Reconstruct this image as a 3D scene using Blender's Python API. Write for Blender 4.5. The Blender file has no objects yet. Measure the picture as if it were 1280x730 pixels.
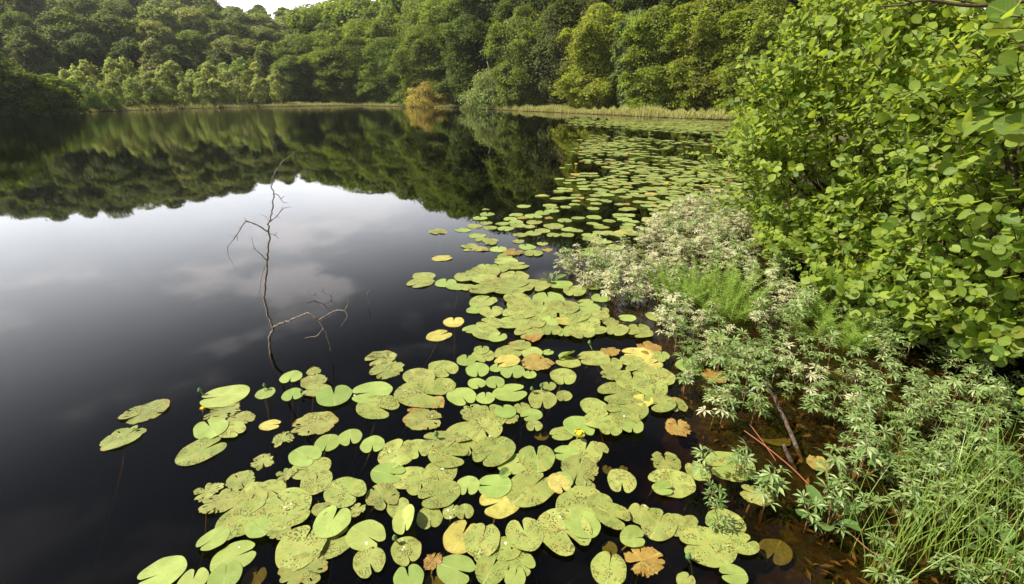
import bpy, math, random
import numpy as np
from mathutils import Vector, Matrix

# ------------------------------------------------------------------ camera, sky, sun, exposure
SC = bpy.context.scene
COL = SC.collection
PITCH, CAMH, FPX = math.radians(22.2), 1.65, 604.0        # FPX: focal length in pixels of a 1280 wide frame
cam_d = bpy.data.cameras.new('camera'); cam = bpy.data.objects.new('camera', cam_d); COL.objects.link(cam)
cam_d.sensor_width = 36; cam_d.lens = FPX / 1280 * 36; cam_d.clip_start = .02; cam_d.clip_end = 3000
cam.location = (0, 0, CAMH); cam.rotation_euler = (math.pi / 2 - PITCH, 0, 0)
SC.camera = cam

SUN_EL, SUN_AZ = math.radians(50), math.radians(-94)       # azimuth from +Y, negative = left
sd = bpy.data.lights.new('sun', 'SUN'); so = bpy.data.objects.new('sun', sd); COL.objects.link(so)
sd.energy = 5.0; sd.angle = math.radians(.5); sd.color = (1, .94, .83)
SUNDIR = Vector((math.sin(SUN_AZ) * math.cos(SUN_EL), math.cos(SUN_AZ) * math.cos(SUN_EL), math.sin(SUN_EL)))
so.rotation_euler = SUNDIR.to_track_quat('Z', 'Y').to_euler()

W = bpy.data.worlds.new('World'); SC.world = W; W.use_nodes = True
wn, wl = W.node_tree.nodes, W.node_tree.links
wn.clear()
def wnode(t, **k):
    n = wn.new(t)
    for a, b in k.items(): setattr(n, a, b)
    return n
sky = wnode('ShaderNodeTexSky', sky_type='NISHITA', sun_disc=False)
sky.sun_elevation = SUN_EL; sky.sun_rotation = SUN_AZ; sky.altitude = 50
bg = wnode('ShaderNodeBackground'); bg.inputs[1].default_value = .05
out = wnode('ShaderNodeOutputWorld'); wl.new(bg.outputs[0], out.inputs[0])
tc = wnode('ShaderNodeTexCoord'); sx = wnode('ShaderNodeSeparateXYZ'); wl.new(tc.outputs['Generated'], sx.inputs[0])
def wmath(op, a, b=None, c=None, clamp=False):
    n = wnode('ShaderNodeMath', operation=op, use_clamp=clamp)
    for i, v in enumerate((a, b, c)):
        if v is None: continue
        if isinstance(v, (int, float)): n.inputs[i].default_value = v
        else: wl.new(v, n.inputs[i])
    return n.outputs[0]
def wrange(v, a, b, c, d):
    n = wnode('ShaderNodeMapRange', interpolation_type='SMOOTHSTEP')
    wl.new(v, n.inputs[0])
    for i, q in enumerate((a, b, c, d)): n.inputs[i + 1].default_value = q
    return n.outputs[0]
mp = wnode('ShaderNodeMapping'); mp.inputs['Scale'].default_value = (1, 1, 2.6); mp.inputs['Rotation'].default_value = (0, 0, -.30); wl.new(tc.outputs['Generated'], mp.inputs[0])
cn = wnode('ShaderNodeTexNoise'); cn.inputs['Scale'].default_value = 3.2; cn.inputs['Detail'].default_value = 6; cn.inputs['Roughness'].default_value = .55
wl.new(mp.outputs[0], cn.inputs['Vector'])
# the veil of bright cloud: thick near the horizon, thinner overhead, thicker on the sun's side
sunside = wmath('ADD', wmath('MULTIPLY', sx.outputs[0], -.94), wmath('MULTIPLY', sx.outputs[1], .34))
top = wmath('MULTIPLY_ADD', sunside, .22, .30)
hgt = wmath('DIVIDE', sx.outputs[2], top)
veil = wrange(hgt, .10, 1.12, 1, 0)
veil = wmath('MULTIPLY', veil, wmath('MULTIPLY_ADD', cn.outputs[0], .5, .75), clamp=True)
puff = wmath('MULTIPLY', wmath('MULTIPLY', wrange(cn.outputs[0], .50, .64, 0, 1), wrange(sx.outputs[2], .26, .55, .46, .06)), wrange(sx.outputs[2], .16, .27, .1, 1))
mx = wnode('ShaderNodeMix', data_type='RGBA'); wl.new(veil, mx.inputs[0]); thin = wnode('ShaderNodeHueSaturation'); thin.inputs['Saturation'].default_value = .42; thin.inputs['Value'].default_value = .8; wl.new(sky.outputs[0], thin.inputs['Color']); wl.new(thin.outputs[0], mx.inputs[6])   # thin high cloud greys the blue
mx.inputs[7].default_value = (36, 37, 39, 1)
mx2 = wnode('ShaderNodeMix', data_type='RGBA'); wl.new(puff, mx2.inputs[0]); wl.new(mx.outputs[2], mx2.inputs[6]); mx2.inputs[7].default_value = (42, 38, 37, 1)
wl.new(mx2.outputs[2], bg.inputs[0])

SC.view_settings.view_transform = 'Standard'; SC.view_settings.look = 'None'
SC.view_settings.exposure = .82; SC.view_settings.gamma = 1; SC.view_settings.use_curve_mapping = False
SC.cycles.max_bounces = 8; SC.cycles.transparent_max_bounces = 12; SC.cycles.caustics_reflective = False; SC.cycles.caustics_refractive = False

rng = np.random.default_rng(7); random.seed(7)

# ------------------------------------------------------------------ helpers
CT, ST = math.cos(PITCH), math.sin(PITCH)
def ray(px, py):
    a, b = px - 640.0, 365.0 - py
    return np.array([a, FPX * CT + b * ST, -FPX * ST + b * CT])
def gp(px, py, z=0.0):                                     # point at height z seen at a pixel of the 1280 wide photograph
    d = ray(px, py); t = (z - CAMH) / d[2]
    return np.array([d[0] * t, d[1] * t, z])
def at(px, py, Y):                                         # point on the plane y = Y
    d = ray(px, py); t = Y / d[1]
    return np.array([d[0] * t, Y, CAMH + d[2] * t])
def proj(P):
    P = np.atleast_2d(P); q = P - np.array([0, 0, CAMH])
    dep = q[:, 1] * CT - q[:, 2] * ST; up = q[:, 1] * ST + q[:, 2] * CT
    dd = np.maximum(dep, 1e-3)
    return 640 + FPX * q[:, 0] / dd, 365 - FPX * up / dd, dep

def make_mesh(name, V, F, mats, smooth=True, midx=None):
    """V (n,3); F: list of index arrays (k,3) or (k,4)"""
    me = bpy.data.meshes.new(name)
    V = np.ascontiguousarray(V, dtype=np.float32)
    loops, starts, n = [], [], 0
    for f in F:
        f = np.asarray(f, dtype=np.int32)
        if len(f) == 0: continue
        k = f.shape[1]; loops.append(f.ravel()); starts.append(n + np.arange(len(f), dtype=np.int32) * k); n += f.size
    loops = np.concatenate(loops); starts = np.concatenate(starts)
    me.vertices.add(len(V)); me.vertices.foreach_set('co', V.ravel())
    me.loops.add(len(loops)); me.loops.foreach_set('vertex_index', loops)
    me.polygons.add(len(starts)); me.polygons.foreach_set('loop_start', starts)
    me.polygons.foreach_set('use_smooth', np.full(len(starts), bool(smooth)))
    for m in (mats if isinstance(mats, (list, tuple)) else [mats]): me.materials.append(m)
    if midx is not None: me.polygons.foreach_set('material_index', np.asarray(midx, dtype=np.int32))
    me.update(calc_edges=True)
    return me
def link(name, data, parent=None, loc=None, **props):
    o = bpy.data.objects.new(name, data); COL.objects.link(o)
    if parent is not None: o.parent = parent
    if loc is not None: o.location = loc
    for k, v in props.items(): o[k] = v
    return o
def thing(name, label, cat, loc=(0, 0, 0), rz=0, group=None, data=None):
    o = link(name, data, None, loc); o.rotation_euler = (0, 0, rz)
    o['label'] = label; o['category'] = cat
    if group: o['group'] = group
    return o
class MB:
    def __init__(s): s.V, s.Q, s.T, s.n = [], [], [], 0
    def add(s, V, Q=None, T=None):
        V = np.asarray(V, float)
        if Q is not None and len(Q): s.Q.append(np.asarray(Q) + s.n)
        if T is not None and len(T): s.T.append(np.asarray(T) + s.n)
        s.V.append(V); s.n += len(V)
    def tube(s, pts, rad, sides=6, cap=True):
        pts = np.asarray(pts, float); n = len(pts); rad = np.broadcast_to(np.asarray(rad, float), (n,))
        d = np.gradient(pts, axis=0); d /= np.linalg.norm(d, axis=1, keepdims=True) + 1e-9
        ref = np.array([0, 0, 1.]) if abs(d[:, 2]).mean() < .8 else np.array([1., 0, 0])
        u = np.cross(d, ref); u /= np.linalg.norm(u, axis=1, keepdims=True) + 1e-9; v = np.cross(d, u)
        a = np.arange(sides) * 2 * math.pi / sides
        ring = pts[:, None] + rad[:, None, None] * (np.cos(a)[None, :, None] * u[:, None] + np.sin(a)[None, :, None] * v[:, None])
        V = ring.reshape(-1, 3); Q = []
        for i in range(n - 1):
            for j in range(sides):
                k = (j + 1) % sides; Q.append((i * sides + j, i * sides + k, (i + 1) * sides + k, (i + 1) * sides + j))
        T = []
        if cap:
            V = np.vstack([V, pts[0], pts[-1]]); c0, c1 = n * sides, n * sides + 1
            for j in range(sides):
                k = (j + 1) % sides; T.append((c0, k, j)); T.append((c1, (n - 1) * sides + j, (n - 1) * sides + k))
        s.add(V, Q, T)
    def mesh(s, name, mat, smooth=True):
        F = []
        if s.Q: F.append(np.vstack(s.Q))
        if s.T: F.append(np.vstack(s.T))
        return make_mesh(name, np.vstack(s.V), F, mat, smooth)
def norm(a): return a / (np.linalg.norm(a, axis=-1, keepdims=True) + 1e-9)
def smooth_path(pts, n=6):
    pts = np.asarray(pts, float); P = np.vstack([2 * pts[0] - pts[1], pts, 2 * pts[-1] - pts[-2]]); outp = []
    for i in range(len(pts) - 1):
        p0, p1, p2, p3 = P[i], P[i + 1], P[i + 2], P[i + 3]
        for t in np.linspace(0, 1, n, endpoint=False):
            outp.append(.5 * (2 * p1 + (p2 - p0) * t + (2 * p0 - 5 * p1 + 4 * p2 - p3) * t * t + (3 * p1 - p0 - 3 * p2 + p3) * t ** 3))
    outp.append(pts[-1]); return np.array(outp)
ORD = ['', 'first', 'second', 'third', 'fourth', 'fifth', 'sixth', 'seventh', 'eighth', 'ninth', 'tenth', 'eleventh', 'twelfth', 'thirteenth', 'fourteenth', 'fifteenth', 'sixteenth', 'seventeenth', 'eighteenth', 'nineteenth', 'twentieth']
def ordinal(i, n):
    if i == 0: return 'leftmost'
    if i == n - 1: return 'rightmost'
    if i <= n // 2: return ORD[i + 1] + ' from left'
    return ORD[n - i] + ' from right'

# ------------------------------------------------------------------ materials
class NT:
    def __init__(s, name):
        s.m = bpy.data.materials.new(name); s.m.use_nodes = True; s.t = s.m.node_tree; s.t.nodes.clear()
    def n(s, t, ins=None, **k):
        n = s.t.nodes.new(t)
        for a, b in k.items(): setattr(n, a, b)
        for a, b in (ins or {}).items(): s.set(n.inputs[a], b)
        return n
    def set(s, sock, v):
        if isinstance(v, bpy.types.NodeSocket): s.t.links.new(v, sock)
        elif isinstance(v, tuple) and len(v) == 3 and sock.type == 'RGBA': sock.default_value = (*v, 1)
        else: sock.default_value = v
    def math(s, op, a, b=0.0, clamp=False): return s.n('ShaderNodeMath', {0: a, 1: b}, operation=op, use_clamp=clamp).outputs[0]
    def rng(s, v, a, b, c=0.0, d=1.0): return s.n('ShaderNodeMapRange', {0: v, 1: a, 2: b, 3: c, 4: d}).outputs[0]
    def mix(s, f, a, b, bt='MIX'):
        return s.n('ShaderNodeMix', {0: f, 6: a, 7: b}, data_type='RGBA', blend_type=bt).outputs[2]
    def noise(s, vec, scale, detail=3, rough=.5): return s.n('ShaderNodeTexNoise', {'Vector': vec, 'Scale': scale, 'Detail': detail, 'Roughness': rough}).outputs[0]
    def out(s, sh, vol=None):
        o = s.n('ShaderNodeOutputMaterial')
        if sh is not None: s.t.links.new(sh, o.inputs[0])
        if vol is not None: s.t.links.new(vol, o.inputs[1])
        return s.m
    def bsdf(s, col, rough=.6, spec=.5, normal=None):
        p = s.n('ShaderNodeBsdfPrincipled', {'Base Color': col, 'Roughness': rough, 'Specular IOR Level': spec})
        if normal is not None: s.t.links.new(normal, p.inputs['Normal'])
        return p.outputs[0]
    def leaf(s, col, trans, tf=.4, rough=.5, spec=.4, normal=None):
        a = s.bsdf(col, rough, spec, normal); b = s.n('ShaderNodeBsdfTranslucent', {'Color': trans}).outputs[0]
        return s.n('ShaderNodeMixShader', {0: tf, 1: a, 2: b}).outputs[0]

def m_crown():                                             # one material; each tree's own colour comes from the object
    t = NT('tree_foliage'); oi = t.n('ShaderNodeObjectInfo'); geo = t.n('ShaderNodeNewGeometry')
    c = t.n('ShaderNodeTexCoord').outputs['Object']
    big = t.noise(c, .45, 3); fine = geo.outputs['Random Per Island']
    hsv = t.n('ShaderNodeHueSaturation', {'Hue': t.rng(big, .3, .7, .485, .515), 'Saturation': t.rng(fine, 0, 1, .8, 1.1), 'Value': t.math('MULTIPLY', t.rng(fine, 0, 1, .5, 1.5), t.rng(big, .3, .7, .68, 1.35)), 'Color': oi.outputs['Color']}).outputs[0]
    tr = t.mix(1.0, hsv, (1.5, 1.5, .7), 'MULTIPLY')
    return t.out(t.leaf(hsv, tr, .46, .6, .2))
def m_bark(name, a, b, scale=20):
    t = NT(name); c = t.n('ShaderNodeTexCoord').outputs['Object']
    n = t.noise(t.n('ShaderNodeMapping', {0: c, 3: (1, 1, .25)}).outputs[0], scale, 5, .65)
    bp = t.n('ShaderNodeBump', {'Strength': .6, 'Distance': .01, 'Height': n}).outputs[0]
    return t.out(t.bsdf(t.mix(t.rng(n, .35, .65), a, b), .85, .2, bp))
def m_bushleaf():
    t = NT('shrub_leaf'); geo = t.n('ShaderNodeNewGeometry'); oi = t.n('ShaderNodeObjectInfo')
    r = t.math('FRACT', t.math('ADD', geo.outputs['Random Per Island'], oi.outputs['Random']))
    r2 = t.math('FRACT', t.math('MULTIPLY', r, 7.31))
    c = t.mix(t.rng(r, 0, 1), (.095, .165, .025), (.30, .38, .055))
    c = t.mix(t.rng(r2, .93, 1.0, 0, .6), c, (.25, .22, .04))
    uv = t.n('ShaderNodeTexCoord').outputs['UV']
    s = t.n('ShaderNodeSeparateXYZ', {0: uv})
    # side veins run forward from the midrib; midrib a pale line
    u = t.math('ABSOLUTE', t.math('SUBTRACT', s.outputs[0], .5))
    w = t.math('SINE', t.math('MULTIPLY', t.math('SUBTRACT', s.outputs[1], t.math('MULTIPLY', u, .75)), 46.0))
    rib = t.rng(u, .0, .035, 1, 0)
    c = t.mix(t.math('MULTIPLY', t.rng(w, .6, 1, 0, .16), 1.0), c, (.24, .33, .06))
    c = t.mix(t.math('MULTIPLY', rib, .6), c, (.30, .36, .09))
    c = t.mix(t.rng(geo.outputs['Backfacing'], 0, 1, 0, .5), c, (.16, .22, .07))
    bp = t.n('ShaderNodeBump', {'Strength': .08, 'Distance': .002, 'Height': w}).outputs[0]
    tr = t.mix(1.0, c, (2.3, 2.15, .8), 'MULTIPLY')
    return t.out(t.leaf(c, tr, .48, .52, .3, bp))
def m_pad(name, base, base2, speck, mott, edge=None, tf=.2, sat=1.0):
    """speck: amount of dark specks; mott: amount of yellow-brown mottling; edge: colour of a decayed rim"""
    t = NT(name); oi = t.n('ShaderNodeObjectInfo'); g = t.n('ShaderNodeNewGeometry')
    rnd = t.math('FRACT', t.math('ADD', oi.outputs['Random'], g.outputs['Random Per Island']))
    oc = t.n('ShaderNodeTexCoord').outputs['Object']; uv = t.n('ShaderNodeTexCoord').outputs['UV']
    off = t.n('ShaderNodeCombineXYZ', {0: t.math('MULTIPLY', rnd, 91.0), 1: t.math('MULTIPLY', rnd, 37.0), 2: t.math('MULTIPLY', rnd, 13.0)}).outputs[0]
    p = t.n('ShaderNodeVectorMath', {0: uv, 1: off}, operation='ADD').outputs[0]
    c = t.mix(rnd, base, base2)
    r2 = t.math('FRACT', t.math('MULTIPLY', rnd, 17.3)); c = t.n('ShaderNodeHueSaturation', {'Hue': t.rng(t.math('FRACT', t.math('MULTIPLY', rnd, 5.7)), 0, 1, .488, .512), 'Value': t.rng(r2, 0, 1, .84, 1.14), 'Color': c}).outputs[0]
    c = t.mix(t.rng(t.noise(p, 2.2, 4), .38, .66, 0, .45), c, tuple(x * .66 for x in base))
    c = t.mix(t.math('MULTIPLY', t.rng(t.noise(p, 6.0, 5, .65), .47, .62), mott), c, (.36, .31, .075))
    c = t.mix(t.math('MULTIPLY', t.rng(t.noise(p, 4.2, 5, .7), .53, .62, 0, .55), min(1, speck + .15)), c, (.17, .19, .035))
    sp = t.n('ShaderNodeVectorMath', {0: uv, 1: (-.5, -.5, 0)}, operation='ADD').outputs[0]
    ss = t.n('ShaderNodeSeparateXYZ', {0: sp})
    ang = t.math('ARCTAN2', ss.outputs[1], ss.outputs[0]); rad = t.n('ShaderNodeVectorMath', {0: sp}, operation='LENGTH').outputs['Value']
    vein = t.rng(t.math('SINE', t.math('MULTIPLY', ang, 22.0)), .86, 1, 0, .14)
    rib = t.math('MULTIPLY', t.rng(t.math('ABSOLUTE', ss.outputs[1]), .0, .02, 1, 0), t.rng(ss.outputs[0], -.4, .05, .55, 0))
    c = t.mix(t.math('MAXIMUM', vein, rib), c, (.58, .62, .24))
    vo = t.n('ShaderNodeTexVoronoi', {'Vector': p, 'Scale': 24.0, 'Randomness': 1.0})
    cl = t.rng(t.noise(p, 3.5, 2), .36, .60)
    dots = t.math('MULTIPLY', t.math('LESS_THAN', vo.outputs['Distance'], t.math('MULTIPLY', cl, .46)), t.math('MULTIPLY', speck, .85))
    c = t.mix(dots, c, (.10, .075, .02))
    wn_ = t.n('ShaderNodeTexVoronoi', {'Vector': p, 'Scale': 11.0, 'Randomness': 1.0})
    c = t.mix(t.math('MULTIPLY', t.math('LESS_THAN', wn_.outputs['Distance'], .085), min(1, speck * .8)), c, (.62, .58, .42))
    if edge:
        e = t.math('MULTIPLY', t.rng(t.math('ADD', rad, t.math('MULTIPLY', t.noise(p, 7, 4), .22)), .50, .62), .85)
        c = t.mix(e, c, edge)
    h = t.math('ADD', t.math('MULTIPLY', t.noise(p, 9, 4), .6), t.math('MULTIPLY', vein, -1.0))
    bp = t.n('ShaderNodeBump', {'Strength': .35, 'Distance': .004, 'Height': h}).outputs[0]
    return t.out(t.leaf(c, t.mix(1.0, c, (1.2, 1.2, .6), 'MULTIPLY'), tf, .42, .4, bp))
def m_simple_leaf(name, a, b, back=None, tf=.35, rough=.5, trm=(1.6, 1.6, .7), pw=1.0):
    t = NT(name); g = t.n('ShaderNodeNewGeometry'); oi = t.n('ShaderNodeObjectInfo')
    r = t.math('FRACT', t.math('ADD', g.outputs['Random Per Island'], oi.outputs['Random']))
    c = t.mix(t.math('POWER', r, pw), a, b)
    if back: c = t.mix(g.outputs['Backfacing'], c, back)
    return t.out(t.leaf(c, t.mix(1.0, c, trm, 'MULTIPLY'), tf, rough, .4))
def m_plain(name, col, rough=.6):
    t = NT(name); return t.out(t.bsdf(col, rough, .4))

M_CROWN = m_crown()
M_BARK = m_bark('bark', (.05, .04, .03), (.12, .10, .075), 14)
M_PALEBARK = m_bark('pale_bark', (.22, .20, .17), (.42, .40, .36), 14)
M_DEAD = m_bark('dead_wood', (.10, .075, .055), (.34, .27, .21), 60)
M_STICK = m_bark('stick_bark', (.035, .025, .018), (.15, .11, .075), 70)
M_BUSH = m_bushleaf()
M_TWIG = m_bark('twig_bark', (.05, .035, .02), (.12, .08, .045), 40)
M_PADSTEM = m_plain('pad_stem', (.34, .32, .09), .5)
PADMAT = {
    'F': m_pad('pad_fresh', (.27, .38, .085), (.38, .45, .12), .15, .10, None, .2),
    'S': m_pad('pad_speckled', (.245, .315, .072), (.355, .395, .105), 1.0, .6, None, .15),
    'R': m_pad('pad_ragged', (.23, .29, .07), (.33, .345, .10), .9, .6, (.36, .19, .05), .2),
    'Y': m_pad('pad_yellow', (.54, .48, .10), (.60, .54, .15), .4, .5, (.40, .22, .05), .2),
    'O': m_pad('pad_orange', (.33, .155, .035), (.32, .24, .06), .7, .8, (.28, .11, .03), .15),
    'B': m_pad('pad_sunken', (.17, .19, .05), (.15, .17, .05), .3, .4, None, .1),
}
PADMAT['T'] = PADMAT['R']; PADMAT['C'] = PADMAT['F']
M_CINQ = m_simple_leaf('cinquefoil_leaf', (.12, .205, .042), (.34, .41, .16), (.38, .44, .26), .30, .42, (1.3, 1.35, .75), 1.6)  # pale end of the mix paints in the silvery sheen on the leaflets
M_CINQPALE = m_simple_leaf('cinquefoil_pale_leaf', (.36, .37, .17), (.58, .56, .36), (.58, .55, .40), .25, .45, (1.2, 1.2, .8))
M_CINQSTEM = m_plain('cinquefoil_stem', (.20, .11, .05), .5)
M_SEDGE = m_simple_leaf('sedge_blade', (.14, .25, .035), (.26, .35, .065), None, .3, .4)
M_HORSE = m_simple_leaf('horsetail', (.22, .34, .05), (.33, .45, .085), None, .35, .5)
M_BROAD = m_simple_leaf('broad_leaf', (.10, .19, .05), (.17, .26, .07), None, .3, .35)
M_REED = m_simple_leaf('shore_grass', (.29, .33, .08), (.54, .48, .19), None, .35, .6, (1.2, 1.2, .7))
M_LITTER = m_simple_leaf('leaf_litter', (.08, .045, .015), (.24, .14, .035), None, .1, .6)
M_BUD = m_plain('bud_green', (.10, .20, .06), .35)
M_YFLOWER = m_plain('flower_yellow', (.75, .55, .03), .4)
M_RED = m_plain('red_stem', (.30, .10, .05), .5)
M_PETAL = m_plain('pale_fleck', (.75, .68, .58), .6)
def m_ground():
    t = NT('ground'); c = t.n('ShaderNodeTexCoord').outputs['Object']; z = t.n('ShaderNodeSeparateXYZ', {0: c}).outputs[2]
    n1 = t.noise(c, 1.3, 6, .6); n2 = t.noise(c, 14, 5, .65); n3 = t.noise(c, .12, 4)
    mud = t.mix(t.rng(n2, .48, .72), (.020, .014, .007), (.08, .045, .014))
    mud = t.mix(t.rng(n1, .55, .7), mud, (.05, .05, .015))
    land = t.mix(t.rng(n3, .4, .6), (.09, .11, .03), (.24, .20, .08))
    land = t.mix(t.rng(n2, .4, .7, 0, .5), land, (.10, .07, .035))
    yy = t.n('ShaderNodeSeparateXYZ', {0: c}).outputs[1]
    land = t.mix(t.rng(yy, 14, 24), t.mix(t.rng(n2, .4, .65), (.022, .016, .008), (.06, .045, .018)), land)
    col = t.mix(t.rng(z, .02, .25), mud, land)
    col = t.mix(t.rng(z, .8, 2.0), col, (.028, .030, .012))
    bp = t.n('ShaderNodeBump', {'Strength': .7, 'Distance': .03, 'Height': n2}).outputs[0]
    return t.out(t.bsdf(col, .9, .2, bp))
M_GROUND = m_ground()
def m_water():
    t = NT('water'); c = t.n('ShaderNodeTexCoord').outputs['Object']; s = t.n('ShaderNodeSeparateXYZ', {0: c})
    far = t.rng(s.outputs[1], 6, 40)
    left = t.rng(s.outputs[0], 0, -22)
    mp_ = t.n('ShaderNodeMapping', {0: c, 3: (1, .45, 1)}).outputs[0]
    n1 = t.noise(mp_, 2.2, 3, .5); n2 = t.noise(mp_, 11, 2, .5)
    amp = t.math('ADD', .03, t.math('MULTIPLY', far, t.math('ADD', .24, t.math('MULTIPLY', left, 1.3))))
    h = t.math('MULTIPLY', t.math('ADD', n1, t.math('MULTIPLY', n2, .25)), amp)
    bp = t.n('ShaderNodeBump', {'Strength': 1.0, 'Distance': .006, 'Height': h}).outputs[0]
    fr = t.n('ShaderNodeFresnel', {'IOR': 1.33, 'Normal': bp}).outputs[0]
    gl = t.n('ShaderNodeBsdfGlossy', {'Color': (1, 1, 1), 'Roughness': .02, 'Normal': bp}).outputs[0]
    tr = t.n('ShaderNodeBsdfTransparent', {'Color': (.82, .72, .5)}).outputs[0]
    sh = t.n('ShaderNodeMixShader', {0: fr, 1: tr, 2: gl}).outputs[0]
    vol = t.n('ShaderNodeVolumeAbsorption', {'Color': (.58, .42, .20), 'Density': 9.0}).outputs[0]
    return t.out(sh, vol)
M_WATER = m_water()

# ------------------------------------------------------------------ ground, pond bed and water
POND = np.array([(1.8, .95), (2.5, 1.4), (3.1, 2.2), (3.3, 3.1), (3.4, 4.2), (3.4, 5.5), (3.6, 7), (4.6, 9), (6.5, 12), (9, 16), (12, 22), (15, 29), (17.5, 34.5), (13.4, 37.6), (10.4, 41.8), (6, 49), (.9, 56.2), (-6.5, 69.8), (-13.8, 74.6), (-26.4, 85.5), (-36.8, 74.6), (-42.4, 62.4), (-43.3, 51), (-44.5, 42), (-49, 20), (-40, -5), (-15, -12), (-3, -1), (-.8, .45), (.8, .55)], float)
MAT = np.array([gp(*p)[:2] for p in [(846, 252), (805, 285), (742, 318), (680, 336), (690, 352), (745, 374), (800, 398), (822, 425), (848, 470), (850, 510), (880, 552), (960, 600), (1000, 650), (1005, 740), (1010, 800)]] + [np.array(p) for p in [(1.8, .95), (2.6, 1.6), (3.0, 2.4), (3.2, 3.1), (3.3, 4.2), (3.4, 5.5), (3.8, 7), (4.6, 9)]])
def poly_sd(poly, P):                                      # signed distance, + inside
    P = np.asarray(P, float); best = np.full(len(P), 1e9); ins = np.zeros(len(P), bool)
    for i in range(len(poly)):
        a, b = poly[i], poly[(i + 1) % len(poly)]; e = b - a
        t = np.clip(((P - a) @ e) / (e @ e), 0, 1); d = np.linalg.norm(P - a - t[:, None] * e, axis=1); best = np.minimum(best, d)
        c = (a[1] > P[:, 1]) != (b[1] > P[:, 1])
        xx = a[0] + (P[:, 1] - a[1]) / (e[1] if abs(e[1]) > 1e-9 else 1e-9) * e[0]
        ins ^= c & (P[:, 0] < xx)
    return np.where(ins, best, -best)
def ground_z(P):
    P = np.asarray(P, float); s = poly_sd(POND, P); m = -poly_sd(MAT, P)
    D = np.hypot(P[:, 0], P[:, 1])
    depth = .045 + np.minimum(.55 * np.maximum(m, 0), .7 * np.maximum(s, 0))
    zin = -np.minimum(depth, 1.6)
    o = -s
    az = np.degrees(np.arctan2(P[:, 0], np.maximum(P[:, 1], 1e-3)))
    slope = np.interp(az, [-60, -30, -10, 10, 40], [.15, .15, .10, .06, .05])
    far = np.clip((D - 25) / 20, 0, 1)
    zout = -.045 + np.minimum(o * .25, .30) + far * slope * np.maximum(o - 6, 0) ** 1.0
    zout = np.where(zout > 14, 14 + (zout - 14) * .15, zout)
    wob = .02 * np.sin(P[:, 0] * 7.1 + 1.3 * np.sin(P[:, 1] * 5.3)) * np.sin(P[:, 1] * 6.7)
    return np.where(s > 0, zin, zout) + np.where(D < 12, wob, 0)
def gz(x, y): return float(ground_z([(x, y)])[0])
na = 260
radii = np.concatenate([np.linspace(.05, 8, 90), np.geomspace(8.15, 700, 120)])
ang = np.linspace(0, 2 * math.pi, na, endpoint=False)
RR, AA = np.meshgrid(radii, ang, indexing='ij')
XY = np.stack([(RR * np.sin(AA)).ravel(), (RR * np.cos(AA)).ravel()], 1)
V = np.column_stack([XY, ground_z(XY)])
I, J = np.meshgrid(np.arange(len(radii) - 1), np.arange(na), indexing='ij'); J2 = (J + 1) % na
Q = np.stack([I * na + J, (I + 1) * na + J, (I + 1) * na + J2, I * na + J2], -1).reshape(-1, 4)[:, ::-1]
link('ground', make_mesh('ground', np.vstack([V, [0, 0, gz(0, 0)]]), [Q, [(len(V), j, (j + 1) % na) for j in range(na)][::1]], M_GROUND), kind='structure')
def box_mesh(name, x0, x1, y0, y1, z0, z1, mat):
    V = [(x, y, z) for z in (z0, z1) for y in (y0, y1) for x in (x0, x1)]
    return make_mesh(name, np.array(V), [[(0, 2, 3, 1), (4, 5, 7, 6), (0, 1, 5, 4), (2, 6, 7, 3), (0, 4, 6, 2), (1, 3, 7, 5)]], mat, False)
link('water', box_mesh('water', -75, 40, -30, 110, -2.2, 0, M_WATER), kind='structure')

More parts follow.
